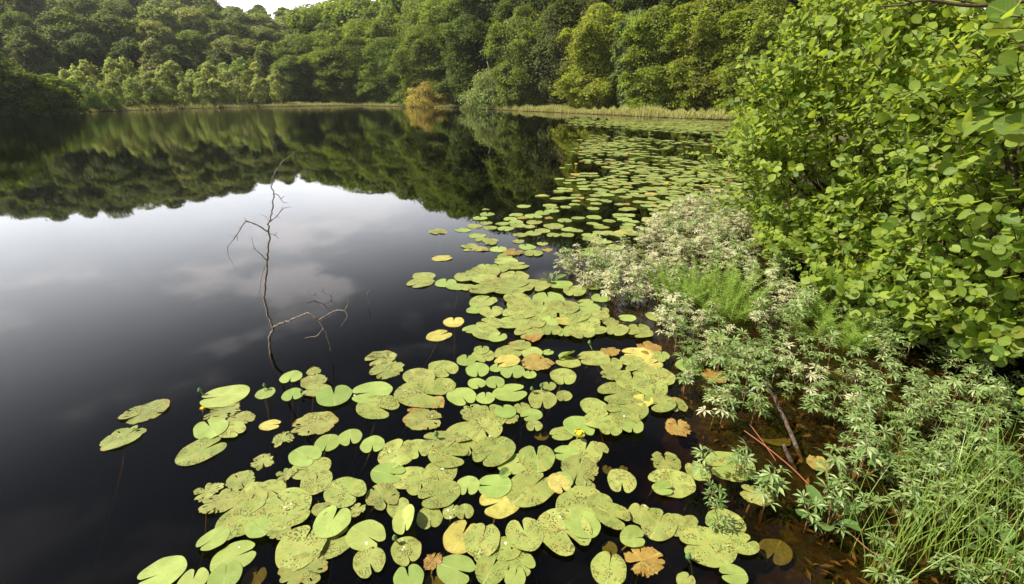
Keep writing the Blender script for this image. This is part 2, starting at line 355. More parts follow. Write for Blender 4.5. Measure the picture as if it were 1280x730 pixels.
# ------------------------------------------------------------------ forest
def kites(P, N, L, Wd):
    n = len(P); r = rng.normal(size=(n, 3)); T = norm(np.cross(N, r)); B = np.cross(N, T)
    L = np.broadcast_to(L, (n,))[:, None]; w = np.broadcast_to(Wd, (n,))[:, None]
    V = np.stack([P - T * L * .5, P + B * w * .5 + N * L * .05, P + T * L * .5, P - B * w * .5 + N * L * .05], 1).reshape(-1, 3)
    Q = np.arange(n * 4).reshape(-1, 4)
    return V, Q
def crown_points(seed, H, R, zb, nclump, nleaf, flat, droop, prof):
    r = np.random.default_rng(seed)
    t = r.uniform(0, 1, nclump) ** 1.05; az = r.uniform(0, 2 * math.pi, nclump)
    lump = 1 + (.3 if prof == 'shrub' else .16) * np.sin(2 * az + seed) * np.cos(3 * t * 3 + seed) + .1 * np.sin(5 * az + 7 * t + 2 * seed)
    if prof == 'dome': rad = R * np.sqrt(np.clip(1 - t, 0, 1)) * (.62 + .38 * np.clip(t / .25, 0, 1))
    elif prof == 'tall': rad = R * np.clip(1 - t ** 2.2, 0, 1) ** .6 * (.55 + .45 * np.clip(t / .35, 0, 1))
    elif prof == 'shrub': rad = R * np.sqrt(np.clip(1 - t * t, 0, 1))
    else: rad = R * np.clip(np.sin(math.pi * (.14 + .86 * t)), 0, 1) ** .7
    rr = rad * lump * np.where(r.random(nclump) < .78, r.uniform(.82, 1.05, nclump), r.uniform(.3, .8, nclump))
    C = np.column_stack([rr * np.cos(az), rr * np.sin(az), zb + t * (H - zb) * .97])
    if prof in ('dome', 'tall'):                            # a crown of big uneven boughs, each a dome of its own
        nl = 22 if prof == 'dome' else 26
        lt = np.concatenate([[.80, .70], r.uniform(.06, .78, nl - 2)]); la = r.uniform(0, 2 * math.pi, nl)
        env = R * np.clip(1 - np.abs(lt - .38) ** 2 * 1.5, .3, 1); lr = R * r.uniform(.22, .46, nl); lo = np.maximum(env - lr * .75, 0) * r.uniform(.6, 1.22, nl); lo[0] *= .2
        LC = np.column_stack([lo * np.cos(la), lo * np.sin(la), zb + lt * (H - zb)])
        LC[:, 2] = np.minimum(LC[:, 2], H - lr * .75)
        li = r.choice(nl, nclump, p=lr ** 2 / (lr ** 2).sum()); dv = norm(r.normal(size=(nclump, 3)) + np.column_stack([np.cos(la), np.sin(la), np.full(nl, .25)])[li] * .8)
        C = LC[li] + dv * lr[li][:, None] * r.uniform(.6, 1.2, nclump)[:, None] * np.array([1, 1, .95])
        C[:, 2] = np.maximum(C[:, 2], zb + .4); az = np.arctan2(C[:, 1], C[:, 0]); t = np.clip((C[:, 2] - zb) / (H - zb), 0, 1); rad = np.hypot(C[:, 0], C[:, 1])
    outd = norm(np.column_stack([np.cos(az) * (1 - t * .6), np.sin(az) * (1 - t * .6), .25 + t * 1.1]))
    rc = R * r.uniform(.11, .23, nclump) * (1 if prof != 'birch' else 1.25)
    k = r.choice(nclump, nleaf, p=rc ** 2 / (rc ** 2).sum())
    d = norm(r.normal(size=(nleaf, 3))); rad_ = r.random(nleaf) ** .45 * (1 + .45 * np.abs(r.normal(size=nleaf)) * (r.random(nleaf) < .5))
    q = d * rad_[:, None] * rc[k][:, None]
    # a clump is a spray: wide across, thin upright, its outer edge hanging
    hor = np.hypot(q[:, 0], q[:, 1]); q[:, 2] *= flat
    outer = (q[:, :2] * outd[k][:, :2]).sum(1)
    q[:, 2] -= droop * np.maximum(outer, 0) + .25 * droop * hor
    P = C[k] + q
    N = norm(.5 * outd[k] + np.array([0, 0, .45]) + .45 * d + .6 * r.normal(size=(nleaf, 3)))
    m = int(nleaf * .22); t2 = r.uniform(0, 1, m); a2 = r.uniform(0, 2 * math.pi, m)   # twigs between the sprays
    R2 = np.interp(t2, *[np.linspace(0, 1, 40), [np.median(rad[np.abs(t - q) < .12]) if (np.abs(t - q) < .12).any() else 0 for q in np.linspace(0, 1, 40)]]) * r.uniform(.55, 1.0, m)
    P[:m] = np.column_stack([R2 * np.cos(a2), R2 * np.sin(a2), zb + t2 * (H - zb) * .95]); N[:m] = norm(np.column_stack([np.cos(a2), np.sin(a2), np.full(m, .9)]) + .5 * r.normal(size=(m, 3)))
    P[:, 2] = np.maximum(P[:, 2], .15)
    return C, P, N
def tree_meshes(seed, H, R, zb, nclump, nleaf, leaf, flat=.45, droop=.5, prof='dome', bark=None, lean=0):
    C, P, N = crown_points(seed, H, R, zb, nclump, nleaf, flat, droop, prof)
    sz = leaf * rng.uniform(.7, 1.35, len(P))
    V, Q = kites(P, N, sz, sz * .62)
    cm = make_mesh('crown', V, [Q], M_CROWN, False)
    b = MB(); r = np.random.default_rng(seed + 99)
    zs = np.linspace(-.3, H * .86, 8)
    tr = np.column_stack([np.cumsum(r.normal(0, R * .03, 8)) + lean * zs, np.cumsum(r.normal(0, R * .03, 8)), zs]); tr[0, :2] = 0
    b.tube(tr, np.linspace(H * .017, H * .004, 8), 7)
    for c in C[r.choice(len(C), min(16, len(C)), replace=False)]:
        z0 = max(zb * .6, c[2] - np.hypot(c[0], c[1]) * .7); z0 = min(z0, H * .8)
        p0 = np.array([np.interp(z0, zs, tr[:, 0]), np.interp(z0, zs, tr[:, 1]), z0])
        mid = (p0 + c) / 2 + np.array([0, 0, .12 * np.linalg.norm(c - p0)])
        b.tube(smooth_path([p0, mid, c], 3), np.linspace(H * .006, H * .0015, 7), 5)
    tm = b.mesh('trunk', bark or M_BARK)
    return tm, cm
PROTO = {
    'oak': [tree_meshes(11, 15, 5.2, .2, 190, 24000, .46, .75, .30, 'dome'), tree_meshes(12, 16, 4.7, .2, 180, 24000, .46, .75, .30, 'dome'), tree_meshes(13, 17, 4.6, .2, 190, 24000, .46, .7, .4, 'dome')],
    'beech': [tree_meshes(21, 18, 6.0, .2, 330, 52000, .34, .5, .5, 'tall'), tree_meshes(22, 18, 5.4, .2, 310, 50000, .34, .5, .55, 'tall'), tree_meshes(23, 17, 5.6, .2, 310, 50000, .34, .55, .5, 'dome')],
    'weeping': [tree_meshes(31, 13, 3.6, .8, 150, 24000, .24, .9, .9, 'birch', M_BARK)],
    'birch': [tree_meshes(41, 5, 1.35, .2, 50, 3800, .20, .9, .4, 'birch', M_PALEBARK), tree_meshes(42, 5, 1.2, .2, 50, 3600, .20, .9, .5, 'birch', M_PALEBARK), tree_meshes(43, 4.5, 1.5, .2, 50, 3800, .20, .8, .4, 'dome', M_PALEBARK)],
    'shrub': [tree_meshes(51, 4.4, 3.9, .1, 110, 12000, .22, .65, .5, 'shrub'), tree_meshes(52, 4.2, 3.1, .1, 60, 7000, .22, 1.1, .0, 'shrub')],
}
TREES = []                                                 # (root, pixel x, zone, words)
def tree(kind, idx, x, y, H, wid, color, zone, words, name, cat, group, rz=None, base=None):
    tm, cm = PROTO[kind][idx % len(PROTO[kind])]
    H0 = {'oak': (15, 16, 17), 'beech': (18, 18, 17), 'weeping': (13,), 'birch': (5, 5, 4.5), 'shrub': (4.4, 4.2)}[kind][idx % len(PROTO[kind])]
    z = gz(x, y) if base is None else base
    root = link(name, None, None, (x, y, z - .05))
    root.rotation_euler = (0, 0, random.uniform(0, 6.28) if rz is None else rz)
    sz_ = H / H0; root.scale = (sz_ * wid, sz_ * wid, sz_)
    root['category'] = cat; root['group'] = group
    link('trunk', tm, root)
    c = link('crown', cm, root); v = random.uniform(.85, 1.18); c.color = (color[0] * v * random.uniform(.93, 1.07), color[1] * v, color[2] * v, 1)
    TREES.append((root, float(proj(np.array([x, y, z]))[0][0]), zone, words))
    return root
BEECH = (.195, .245, .027); OAK = (.165, .21, .03); DARK = (.10, .13, .018); GREY = (.235, .26, .08); YEL = (.215, .255, .024); BLUEG = (.165, .215, .035)  # GREY carries the distant haze in the crown colour itself
def pol(az, D): a = math.radians(az); return D * math.sin(a), D * math.cos(a)
def skyline(az): return float(np.interp(az, [-56, -47, -42, -36, -32, -27, -22, -18, -13, -8, 0, 12, 30], [8.2, 8.4, 9.0, 9.0, 8.6, 7.8, 7.4, 8.8, 10.0, 11.6, 13.5, 15.5, 16]))
# hillside on the left: four rows, each further and higher
for row, (D, frac, step) in enumerate([(101, .55, 3.3), (119, .72, 3.0), (139, .87, 2.7), (162, 1.0, 2.2), (176, 1.05, 2.2)]):
    az = -55 + row * 1.3
    while az < -14.5:
        d = D + random.uniform(-4, 4); x, y = pol(az, d)
        el = skyline(az) * frac + random.uniform(-.45, .35)
        ztop = CAMH + d * math.tan(math.radians(el)); H = ztop - gz(x, y)
        if H > 5:
            H = min(H, 24)
            col = random.choice([GREY, GREY, OAK, (.15, .185, .04)]) if row else (.12, .15, .035)  # lowest row coloured darker to carry the shade at the trees' base
            tree('oak', random.randrange(3), x, y, H, random.uniform(1.05, 1.5), col, f'on the hill, row {row}', ['broadleaf tree in the lowest row of the left hillside', 'broadleaf tree low on the left hillside', 'broadleaf tree high on the left hillside', 'skyline tree along the crest of the left hill', 'tree rising behind the crest of the left hill'][row], 'broadleaf_tree', 'tree', 'trees on the hillside across the pond')
        az += step * random.uniform(.85, 1.15)
# wall of trees at the far centre shore
for row, (off, frac, step) in enumerate([(9, .60, 3.3), (18, .82, 3.2), (32, 1.03, 2.8)]):
    az = -22.5 + row * 1.1
    while az < -3:
        sD = float(np.interp(az, [-24, -17.2, -10.5, -5.3, .9], [86, 89.5, 75.8, 70.2, 56.1])); d = sD + off + random.uniform(-2, 2); x, y = pol(az, d)
        H = CAMH + d * math.tan(math.radians(skyline(az) * frac + random.uniform(-.8, .5))) - gz(x, y)
        col = random.choice([OAK, BEECH, BEECH, (.16, .21, .022), BLUEG])
        tree('beech' if row < 2 else 'oak', random.randrange(3), x, y, H, random.uniform(1.0, 1.3) if H > 13 else 1.35, col, f'c{row}', ['tall leafy tree rooted right at the far centre shore', 'tall leafy tree behind the front trees of the far centre shore', 'tallest back-row tree of the far centre shore'][row], 'broadleaf_tree', 'tree', 'trees along the far shore')
        az += step * random.uniform(.85, 1.15)
# dark wood behind the grassy right shore
for row, (off, frac, step) in enumerate([(8, .62, 5.2), (15, .86, 5.4), (26, 1.05, 5.0)]):
    az = -4.6 + row * 1.7
    while az < 37:
        sD = float(np.interp(az, [-3, .9, 7, 14, 19.7, 25, 40], [64, 56.1, 49.2, 42.9, 39.8, 38, 36])); d = sD + off + random.uniform(-1.5, 1.5); x, y = pol(az, d)
        H = CAMH + d * math.tan(math.radians(skyline(az) * frac)) - gz(x, y) + random.uniform(-1, 1)
        if row == 0 and 1.5 < az < 9.0: az += step * .5; continue
        col = random.choice([BEECH, OAK, DARK, (.15, .19, .02)]) if row == 0 else DARK  # shade inside the wood is put into the rear crowns' colour
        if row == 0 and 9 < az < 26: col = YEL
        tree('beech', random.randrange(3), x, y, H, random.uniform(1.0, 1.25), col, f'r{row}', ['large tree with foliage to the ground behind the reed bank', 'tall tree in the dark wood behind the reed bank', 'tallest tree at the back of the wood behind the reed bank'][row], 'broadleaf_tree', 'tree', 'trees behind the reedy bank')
        az += step * random.uniform(.88, 1.12)
# two weeping birches in front of the dark wood, a bluish alder and the far left thicket
for px, D, H, col in [(690, 61, 10.5, (.17, .19, .055)), (740, 58, 10.5, (.18, .19, .05)), (598, 76, 9.5, (.17, .18, .065))]:
    x, y = pol(math.degrees(math.atan2(*ray(px, 120)[:2])), D)
    tree('weeping', 0, x, y, H, 1.0, col, 'weep', 'drooping grey-green birch standing before the dark wood', 'birch_tree', 'tree', 'trees behind the reedy bank')
x, y = pol(13, 51); tree('oak', 2, x, y, 9, .8, (.14, .19, .05), 'alder', 'mid green narrow tree behind the reed bank, beside the big yellow-green beech', 'alder_tree', 'tree', 'trees behind the reedy bank')
for px, D, H, wid in [(-30, 62, 6.6, 1.2), (12, 61, 6.0, 1.25), (45, 62, 5.0, 1.4), (70, 66, 3.8, 1.5)]:
    x, y = pol(math.degrees(math.atan2(*ray(px, 120)[:2])), D)
    tree('oak', px, x, y, H, wid, (.18, .24, .04), 'thicket', 'dark bushy tree at the water in the far left corner', 'waterside_tree', 'tree', 'trees at the far left waterside')
# pale young birches along the left shore
for row, (y0, hh) in enumerate([(92, 4.6), (101, 3.9), (84, 5.6)]):
    px = 92 + row * 6
    while px < (352 if row < 2 else 330):
        sD = float(np.interp(px, [95, 200, 320, 440], [66.8, 75.3, 83, 89.5])); D = sD + (8, 4.5, 13)[row] + random.uniform(-1, 1)
        x, y = pol(math.degrees(math.atan2(*ray(px, 125)[:2])), D)
        H = hh * random.uniform(.75, 1.12) * (1 if px > 150 else .8)
        tree('birch', random.randrange(3), x, y, H, random.uniform(.9, 1.25), random.choice([(.34, .39, .12), (.30, .355, .10), (.33, .365, .13)]), f'b{row}', ['pale young birch in the middle row of the left shore', 'pale young birch in the front row of the left shore', 'pale young birch in the back row of the left shore'][row], 'young_birch', 'tree', 'young birches along the left shore')
        px += random.uniform(9, 17) * (1, 1.5, 1.4)[row]
x, y = pol(-33.6, 96); tree('birch', 0, x, y, 7.5, 1.2, (.22, .23, .09), 'tallb', 'tall pale birch rising above the young birches on the left shore', 'birch_tree', 'tree', 'young birches along the left shore')
for px, D, H in [(90, 69.5, 1.5), (112, 71, 2.3), (137, 72.5, 1.9)]:
    x, y = pol(math.degrees(math.atan2(*ray(px, 130)[:2])), D)
    tree('shrub', 0, x, y, H, .6, (.19, .28, .06), 'sap', 'bright green low bush at the left waterline', 'shrub', 'shrub', 'low bushes at the left waterline')
x, y = pol(math.degrees(math.atan2(*ray(535, 128)[:2])), 77.0); tree('shrub', 0, x, y, 3.3, 1.1, (.35, .30, .07), 'rust', 'rusty yellow-brown bush at the far centre waterline', 'rusty_shrub', 'shrub', 'bushes at the far waterline', base=0)
x, y = pol(math.degrees(math.atan2(*ray(614, 128)[:2])), 66.0); tree('shrub', 0, x, y, 4.4, .95, (.26, .30, .10), 'willow', 'grey-green rounded willow bush leaning over the far waterline', 'willow_shrub', 'shrub', 'bushes at the far waterline', base=0)
groups = {}
for t_ in TREES: groups.setdefault((t_[2], t_[3]), []).append(t_)
for (z_, w_), L in groups.items():
    L.sort(key=lambda a: a[1])
    for i, t_ in enumerate(L):
        t_[0]['label'] = w_ if len(L) == 1 else f'{ordinal(i, len(L))} {w_}'
# pale dead snag by the willow bush and the leaning trunk behind the reeds
Y = 65.0; b = MB(); p0 = at(616, 110, Y); p1 = at(609, 77, Y); b.tube(smooth_path([p0 - np.array([0, 0, 2.5]), p0, (p0 + p1) / 2 + .06, p1], 4), np.linspace(.16, .05, 13), 7)
b.tube(smooth_path([p0 * .5 + p1 * .5, p0 * .45 + p1 * .55 + np.array([.35, .1, .35])], 2), [.05, .04, .02], 5)
thing('dead_snag', 'bare whitish dead trunk sticking up out of the willow bush', 'dead tree', data=b.mesh('dead_snag', M_PALEBARK))
Y = 55; b = MB(); b.tube(smooth_path([at(773, 129, Y), at(768, 119, Y + .3), at(762, 106, Y + .6), at(752, 92, Y + 1)], 4), np.linspace(.20, .08, 13), 7)
thing('leaning_trunk', 'bare brown trunk leaning left at the edge of the dark wood', 'tree trunk', data=b.mesh('leaning_trunk', m_bark('red_bark', (.13, .07, .04), (.26, .15, .09), 14)))

# ------------------------------------------------------------------ grass along the far shores
def blades(base, h, w, lean, bend=.5, seg=2):
    """base (n,3); returns verts, quads of tapering curved blades"""
    n = len(base); a = rng.uniform(0, 2 * math.pi, n); dirn = np.column_stack([np.cos(a), np.sin(a), np.zeros(n)]); side = np.column_stack([-np.sin(a), np.cos(a), np.zeros(n)])
    side = norm(side + rng.normal(0, .4, (n, 3)) * np.array([1, 1, 0])); Vs = []
    for i in range(seg + 1):
        t = i / seg; p = base + dirn * (lean * t ** (1 + bend))[:, None] + np.array([0, 0, 1.]) * (h * (t - .25 * bend * t * t * lean / np.maximum(h, 1e-3)))[:, None]
        ww = (w * (1 - t) ** .7 * .5 + w * .03)[:, None]
        Vs += [p - side * ww, p + side * ww]
    V = np.stack(Vs, 1).reshape(-1, 3); k = 2 * (seg + 1); Q = []
    b0 = np.arange(n)[:, None] * k
    for i in range(seg): Q.append(b0 + np.array([[2 * i, 2 * i + 1, 2 * i + 3, 2 * i + 2]]))
    return V, np.vstack(Q)
def shore_strip(name, px0, px1, n, depth, hmin, hmax, mat, dmin=.2):
    px = rng.uniform(px0, px1, n); pts = []
    ii = [i for i in range(12, 27)]
    S = POND[12:25]; azs = np.degrees(np.arctan2(S[:, 0], S[:, 1])); ds = np.hypot(S[:, 0], S[:, 1]); o = np.argsort(azs)
    az = np.degrees(np.arctan2(px - 640, FPX * CT + 235 * ST)); D = np.interp(az, azs[o], ds[o]) + dmin + rng.random(n) ** 1.3 * depth
    x, y = D * np.sin(np.radians(az)), D * np.cos(np.radians(az)); z = ground_z(np.column_stack([x, y]))
    patch = (.55 + .25 * np.sin(px * .045) * np.sin(px * .013 + 1) + .2 * np.sin(px * .31 + 5 * np.sin(px * .05))) * rng.choice([.6, 1, 1.35], n)
    h = rng.uniform(hmin, hmax, n) * patch
    V, Q = blades(np.column_stack([x, y, z]), h, np.full(n, .05), h * rng.uniform(.1, .5, n), .6, 2)
    link(name, make_mesh(name, V, [Q], mat, False), kind='stuff')
shore_strip('reed_grass', 640, 960, 20000, 8, .25, .62, M_REED, .3)
shore_strip('shore_grass', 90, 640, 9000, 5, .15, .6, M_REED, .1)

# ------------------------------------------------------------------ lily pads
def pad_shape(seed, kind, seg=56, rings=4):
    r = np.random.default_rng(seed)
    half = math.radians(r.uniform(1.5, 9)); th = np.linspace(half, 2 * math.pi - half, seg)
    a, b = 1.06, r.uniform(.86, .95)
    R = 1 / np.sqrt((np.cos(th) / a) ** 2 + (np.sin(th) / b) ** 2)
    dl = np.minimum(th - half, 2 * math.pi - half - th)
    R *= 1 - .24 * np.exp(-(dl / .12) ** 1.2)                # rounded lobes beside the notch
    R *= 1 + .022 * np.sin(3 * th + r.uniform(0, 6)) + .012 * np.sin(7 * th + r.uniform(0, 6))
    if kind in 'SR': R *= 1 - .02 * np.abs(np.sin(13 * th + r.uniform(0, 6))) * r.random()
    if kind in 'RTO':
        n = {'R': 6, 'T': 12, 'O': 2}[kind]; side = r.uniform(0, 6.28)
        for _ in range(n):
            c = side + r.normal(0, 1.0 if kind == 'R' else 1.8); wd = r.uniform(.04, .10); R *= 1 - r.uniform(.06, .26 if kind == 'R' else .38) * np.exp(-(np.abs((th - c + math.pi) % 6.283 - math.pi) / wd) ** 1.5)
        c = side; R *= 1 - r.uniform(.05, .25) * np.exp(-(np.abs((th - c + math.pi) % 6.283 - math.pi) / .5) ** 2)
        R *= 1 - {'R': .07, 'T': .20, 'O': .16}[kind] * r.random(seg)
    fr = np.linspace(0, 1, rings + 1)[1:] ** .85
    V = [(.10, 0, 0)]; cx = .10
    ph = r.uniform(0, 6, 3); curl = {'F': .018, 'S': .024, 'R': .034, 'T': .05, 'Y': .02, 'O': .05, 'B': .02, 'C': .02}[kind]
    for f in fr:
        x = cx + (R * np.cos(th) - cx) * f; y = R * np.sin(th) * f
        z = -.012 + .012 * f + curl * f * f * (np.sin(2 * th + ph[0]) + .7 * np.sin(5 * th + ph[1])) + .006 * f * np.abs(np.sin(11 * th))
        if kind == 'C':
            s = np.maximum(y + .15, 0); z = z + s * .75; y = np.where(y > -.15, -.15 + s * .68, y)
        V += list(zip(x, y, z))
    T = [(0, 1 + j, 2 + j) for j in range(seg - 1)]; Q = []
    for i in range(rings - 1):
        o0, o1 = 1 + i * seg, 1 + (i + 1) * seg
        Q += [(o0 + j, o1 + j, o1 + j + 1, o0 + j + 1) for j in range(seg - 1)]
    V = np.array(V, float); uv = V[:, :2] * .5 / 1.1 + .5
    if kind in 'RTO':                                       # chewed holes
        Q = [q for q in Q if r.random() > {'R': .03, 'T': .10, 'O': .06}[kind] or q[0] < 1 + seg]
    # the blade has thickness: the rim (with the notch edges) turns down
    rim = [0] + [1 + i * seg for i in range(rings)] + [1 + (rings - 1) * seg + j for j in range(1, seg)] + [1 + i * seg + seg - 1 for i in range(rings - 2, -1, -1)]
    n0 = len(V); low = V[rim].copy(); low[:, 2] -= .014; nr = len(rim)
    V = np.vstack([V, low, V[rim]]); uv = np.vstack([uv, uv[rim], uv[rim]])
    for k in range(len(rim)):
        k2 = (k + 1) % len(rim); Q.append((n0 + nr + k, n0 + k, n0 + k2, n0 + nr + k2))
    return V, np.array(Q), np.array(T), uv
def pad_mesh(seed, kind, seg=56, rings=4):
    V, Q, T, uv = pad_shape(seed, kind, seg, rings)
    me = make_mesh('lily_pad', V, [Q, T], PADMAT[kind])
    li = np.empty(len(me.loops), dtype=np.int32); me.loops.foreach_get('vertex_index', li)
    u = me.uv_layers.new(name='UVMap'); u.data.foreach_set('uv', uv[li].astype(np.float32).ravel())
    return me
PADMESH = {k: [pad_mesh(100 * i + ord(k), k) for i in range(n)] for k, n in {'F': 5, 'S': 7, 'R': 8, 'T': 6, 'Y': 3, 'O': 4, 'B': 2, 'C': 2}.items()}
# centre x, centre y, width in the photograph, direction of the notch (0 right, 90 away), kind
PADS = '''
181 516 62 205 R;154 547 55 30 R;278 514 50 180 T;302 525 36 340 R;290 539 36 330 S;281 496 56 190 F;252 564 58 25 S;264 537 46 125 F;
332 492 25 60 F;364 472 28 250 F;366 494 27 265 F;392 465 20 300 R;393 478 36 0 R;396 489 32 180 S;418 496 44 95 F;391 456 11 40 B;392 531 55 190 R;338 532 25 0 Y;354 550 30 270 T;329 578 33 280 T;388 586 46 190 S;409 555 33 250 F;438 548 30 275 F;382 571 39 330 F;396 603 40 80 S;358 594 28 200 T;
301 602 40 300 R;260 615 40 200 T;316 617 36 250 S;338 614 40 330 S;277 628 52 190 R;314 629 40 60 S;306 650 62 30 S;360 634 60 140 S;360 648 54 20 S;350 670 30 330 R;288 672 18 40 F;325 664 34 130 F;268 678 38 215 F;293 697 52 20 F;282 721 44 80 F;202 718 58 200 F;241 727 40 70 F;316 714 30 60 B;
415 678 52 30 S;378 687 66 60 S;416 656 45 60 F;404 640 25 20 R;432 619 50 330 S;458 671 46 330 F;448 641 22 0 T;380 718 58 350 R;462 704 42 290 S;
476 448 38 200 R;484 463 43 210 R;472 509 50 340 S;464 491 46 190 F;553 482 32 0 S;554 461 38 320 S;524 472 40 320 S;545 504 26 0 O;520 513 22 200 O;527 493 60 350 S;577 496 36 310 F;531 525 48 0 R;
604 445 29 300 S;583 451 24 0 F;597 463 31 275 F;596 480 22 300 F;607 498 23 90 F;591 516 34 120 R;619 479 25 290 F;621 461 17 60 F;641 466 30 260 F;635 442 34 0 S;634 453 30 200 Y;665 442 26 275 F;651 433 24 0 S;672 455 40 0 O;685 441 13 30 F;662 470 17 80 F;710 453 28 0 S;709 447 20 200 C;704 471 34 280 S;686 483 18 90 S;638 492 38 10 F;678 500 37 270 S;705 496 21 260 S;653 511 22 120 S;614 520 42 0 S;640 525 20 0 R;632 516 26 125 F;664 520 25 200 F;
742 509 34 300 S;741 448 36 190 S;763 456 32 0 S;497 567 48 60 S;522 562 34 290 S;466 557 30 265 F;513 598 40 20 S;550 593 42 60 S;548 551 40 180 R;586 557 36 300 S;578 542 40 200 S;605 539 44 300 S;561 571 45 350 S;485 593 39 350 F;498 635 30 90 S;527 604 41 275 S;
642 581 35 20 F;617 566 53 225 S;671 573 45 95 S;731 565 46 0 S;751 562 20 300 R;708 568 29 180 F;668 534 20 270 S;677 538 18 60 B;702 543 27 190 S;724 534 38 310 F;723 590 52 250 R;631 595 14 30 C;585 608 29 0 F;626 628 48 200 Y;664 611 60 40 S;618 609 38 180 F;704 602 25 300 F;699 607 30 300 Y;730 614 30 60 R;728 635 60 20 S;
610 690 34 0 S;705 667 64 0 S;727 659 42 0 F;649 705 36 330 S;633 687 36 200 S;656 671 46 110 S;615 712 42 60 S;644 725 26 80 F;577 671 46 60 Y;603 677 46 75 S;570 713 43 340 F;537 648 32 280 S;564 640 22 60 S;581 641 22 270 S;549 620 48 200 S;508 655 37 270 C;508 689 39 290 S;511 724 37 100 F;478 623 44 300 R;541 702 26 60 O;542 723 24 90 B;
763 440 24 20 O;811 436 34 0 O;797 443 36 180 Y;827 445 20 90 F;824 449 18 90 S;814 457 28 20 Y;790 453 28 0 S;800 464 34 200 S;766 470 30 180 R;824 473 40 0 S;790 479 44 90 S;812 485 46 300 S;773 495 48 190 S;845 507 30 300 R;824 507 38 200 S;803 504 26 60 Y;784 515 48 200 S;781 527 36 330 S;748 528 34 20 S;763 539 28 0 S;789 535 32 280 F;847 535 36 100 O;
780 580 11 60 B;777 602 38 275 S;760 581 14 80 B;832 579 42 0 R;872 590 32 0 S;839 605 54 180 S;828 615 22 0 C;912 583 57 185 S;749 632 30 0 S;766 649 40 330 S;763 679 19 280 B;800 643 32 90 S;845 657 36 0 S;862 653 20 0 S;823 656 48 60 S;884 684 64 180 S;906 656 48 200 S;930 683 34 30 S;804 701 48 200 O;761 712 46 80 S;790 676 28 0 C;971 682 42 240 B;945 619 40 0 R;916 721 33 180 F;857 727 24 0 S;
530 346 30 0 S;526 354 33 200 S;557 354 26 60 F;553 323 23 0 Y;606 334 20 90 F;631 321 20 0 S;632 327 27 180 F;645 333 30 0 S;623 336 30 100 S;607 341 38 0 S;594 343 24 200 S;643 346 36 0 S;582 348 28 40 S;605 351 34 0 S;571 359 24 0 F;585 360 20 300 S;618 356 30 0 R;602 364 30 180 S;604 377 35 30 S;594 388 22 0 F;614 390 30 90 S;567 403 26 0 Y;549 420 30 20 Y;590 412 22 200 F;613 405 32 0 S;608 418 34 0 S;622 423 23 40 F;602 438 20 0 S;
644 355 34 0 S;636 363 40 0 S;669 359 40 0 S;700 358 28 180 F;742 359 22 200 F;686 374 40 0 F;646 376 34 0 S;732 378 18 0 S;718 366 30 0 S;751 373 24 90 F;653 384 40 0 S;678 386 44 0 S;705 386 40 100 S;750 389 24 0 S;735 387 27 0 F;651 393 42 200 S;674 397 44 0 S;719 396 40 0 S;748 397 26 0 S;641 406 34 180 S;661 405 40 0 S;730 405 42 0 S;707 404 24 180 Y;689 404 24 90 F;763 405 24 0 R;663 417 38 0 S;689 415 28 0 S;725 416 40 300 S;745 415 24 0 S;705 419 18 260 F;666 425 22 0 O;641 432 12 0 O;784 398 20 180 F;771 415 30 230 S;799 411 26 0 S;801 419 30 200 S;
655 258 17 0 F;607 262 11 0 T;609 268 18 0 F;600 273 18 0 F;579 288 18 0 F;547 290 25 0 R;597 295 21 0 F;608 279 16 0 S;613 285 18 0 S;628 280 16 0 F;632 286 20 0 F;645 269 17 0 F;638 274 17 0 F;653 273 14 0 O;645 278 18 0 F;647 282 20 0 S;593 283 20 0 S;603 300 18 0 S;614 302 18 0 S;614 305 14 0 S;587 308 20 0 S;584 313 10 0 R;600 312 20 0 R;607 313 10 0 O;623 312 21 0 F;642 316 28 0 O;648 302 15 0 S;667 317 25 0 S;659 309 22 0 F;651 294 18 0 S;667 292 20 0 F;687 257 17 0 F;690 264 18 0 F;690 260 16 0 S;667 271 22 0 F;678 267 20 0 F;707 259 14 0 F;686 273 12 0 O;706 276 18 0 F;668 278 20 0 S;692 283 26 0 S;662 284 14 0 S;678 289 18 0 S;692 294 18 0 S;709 294 18 0 S;711 287 18 0 F;684 313 14 0 O;678 305 14 0 S;
820 396 26 0 S;893 421 28 0 S;905 447 44 0 R;925 462 40 0 R;893 470 36 0 O;900 495 34 0 R;968 543 38 170 B;1022 580 34 0 O;862 458 34 30 F
'''
def pad_at(cx, cy, w, deg):
    p = gp(cx, cy); e = .01
    ux = (proj(p + [e, 0, 0])[0] - proj(p - [e, 0, 0])[0])[0] / (2 * e); uy = (proj(p + [0, e, 0])[0] - proj(p - [0, e, 0])[0])[0] / (2 * e)
    r = (w / 2) / math.hypot(ux, uy); a = math.radians(deg); q = gp(cx + 4 * math.cos(a), cy - 4 * math.sin(a)); d = q - p
    return p, r, math.atan2(d[1], d[0])
LOOK = {'F': 'smooth pale green', 'S': 'speckled yellow-green', 'R': 'nibbled ragged-edged', 'T': 'small tattered', 'Y': 'yellowing', 'O': 'orange-brown decaying', 'B': 'dull olive sunken', 'C': 'curled-up bright green'}
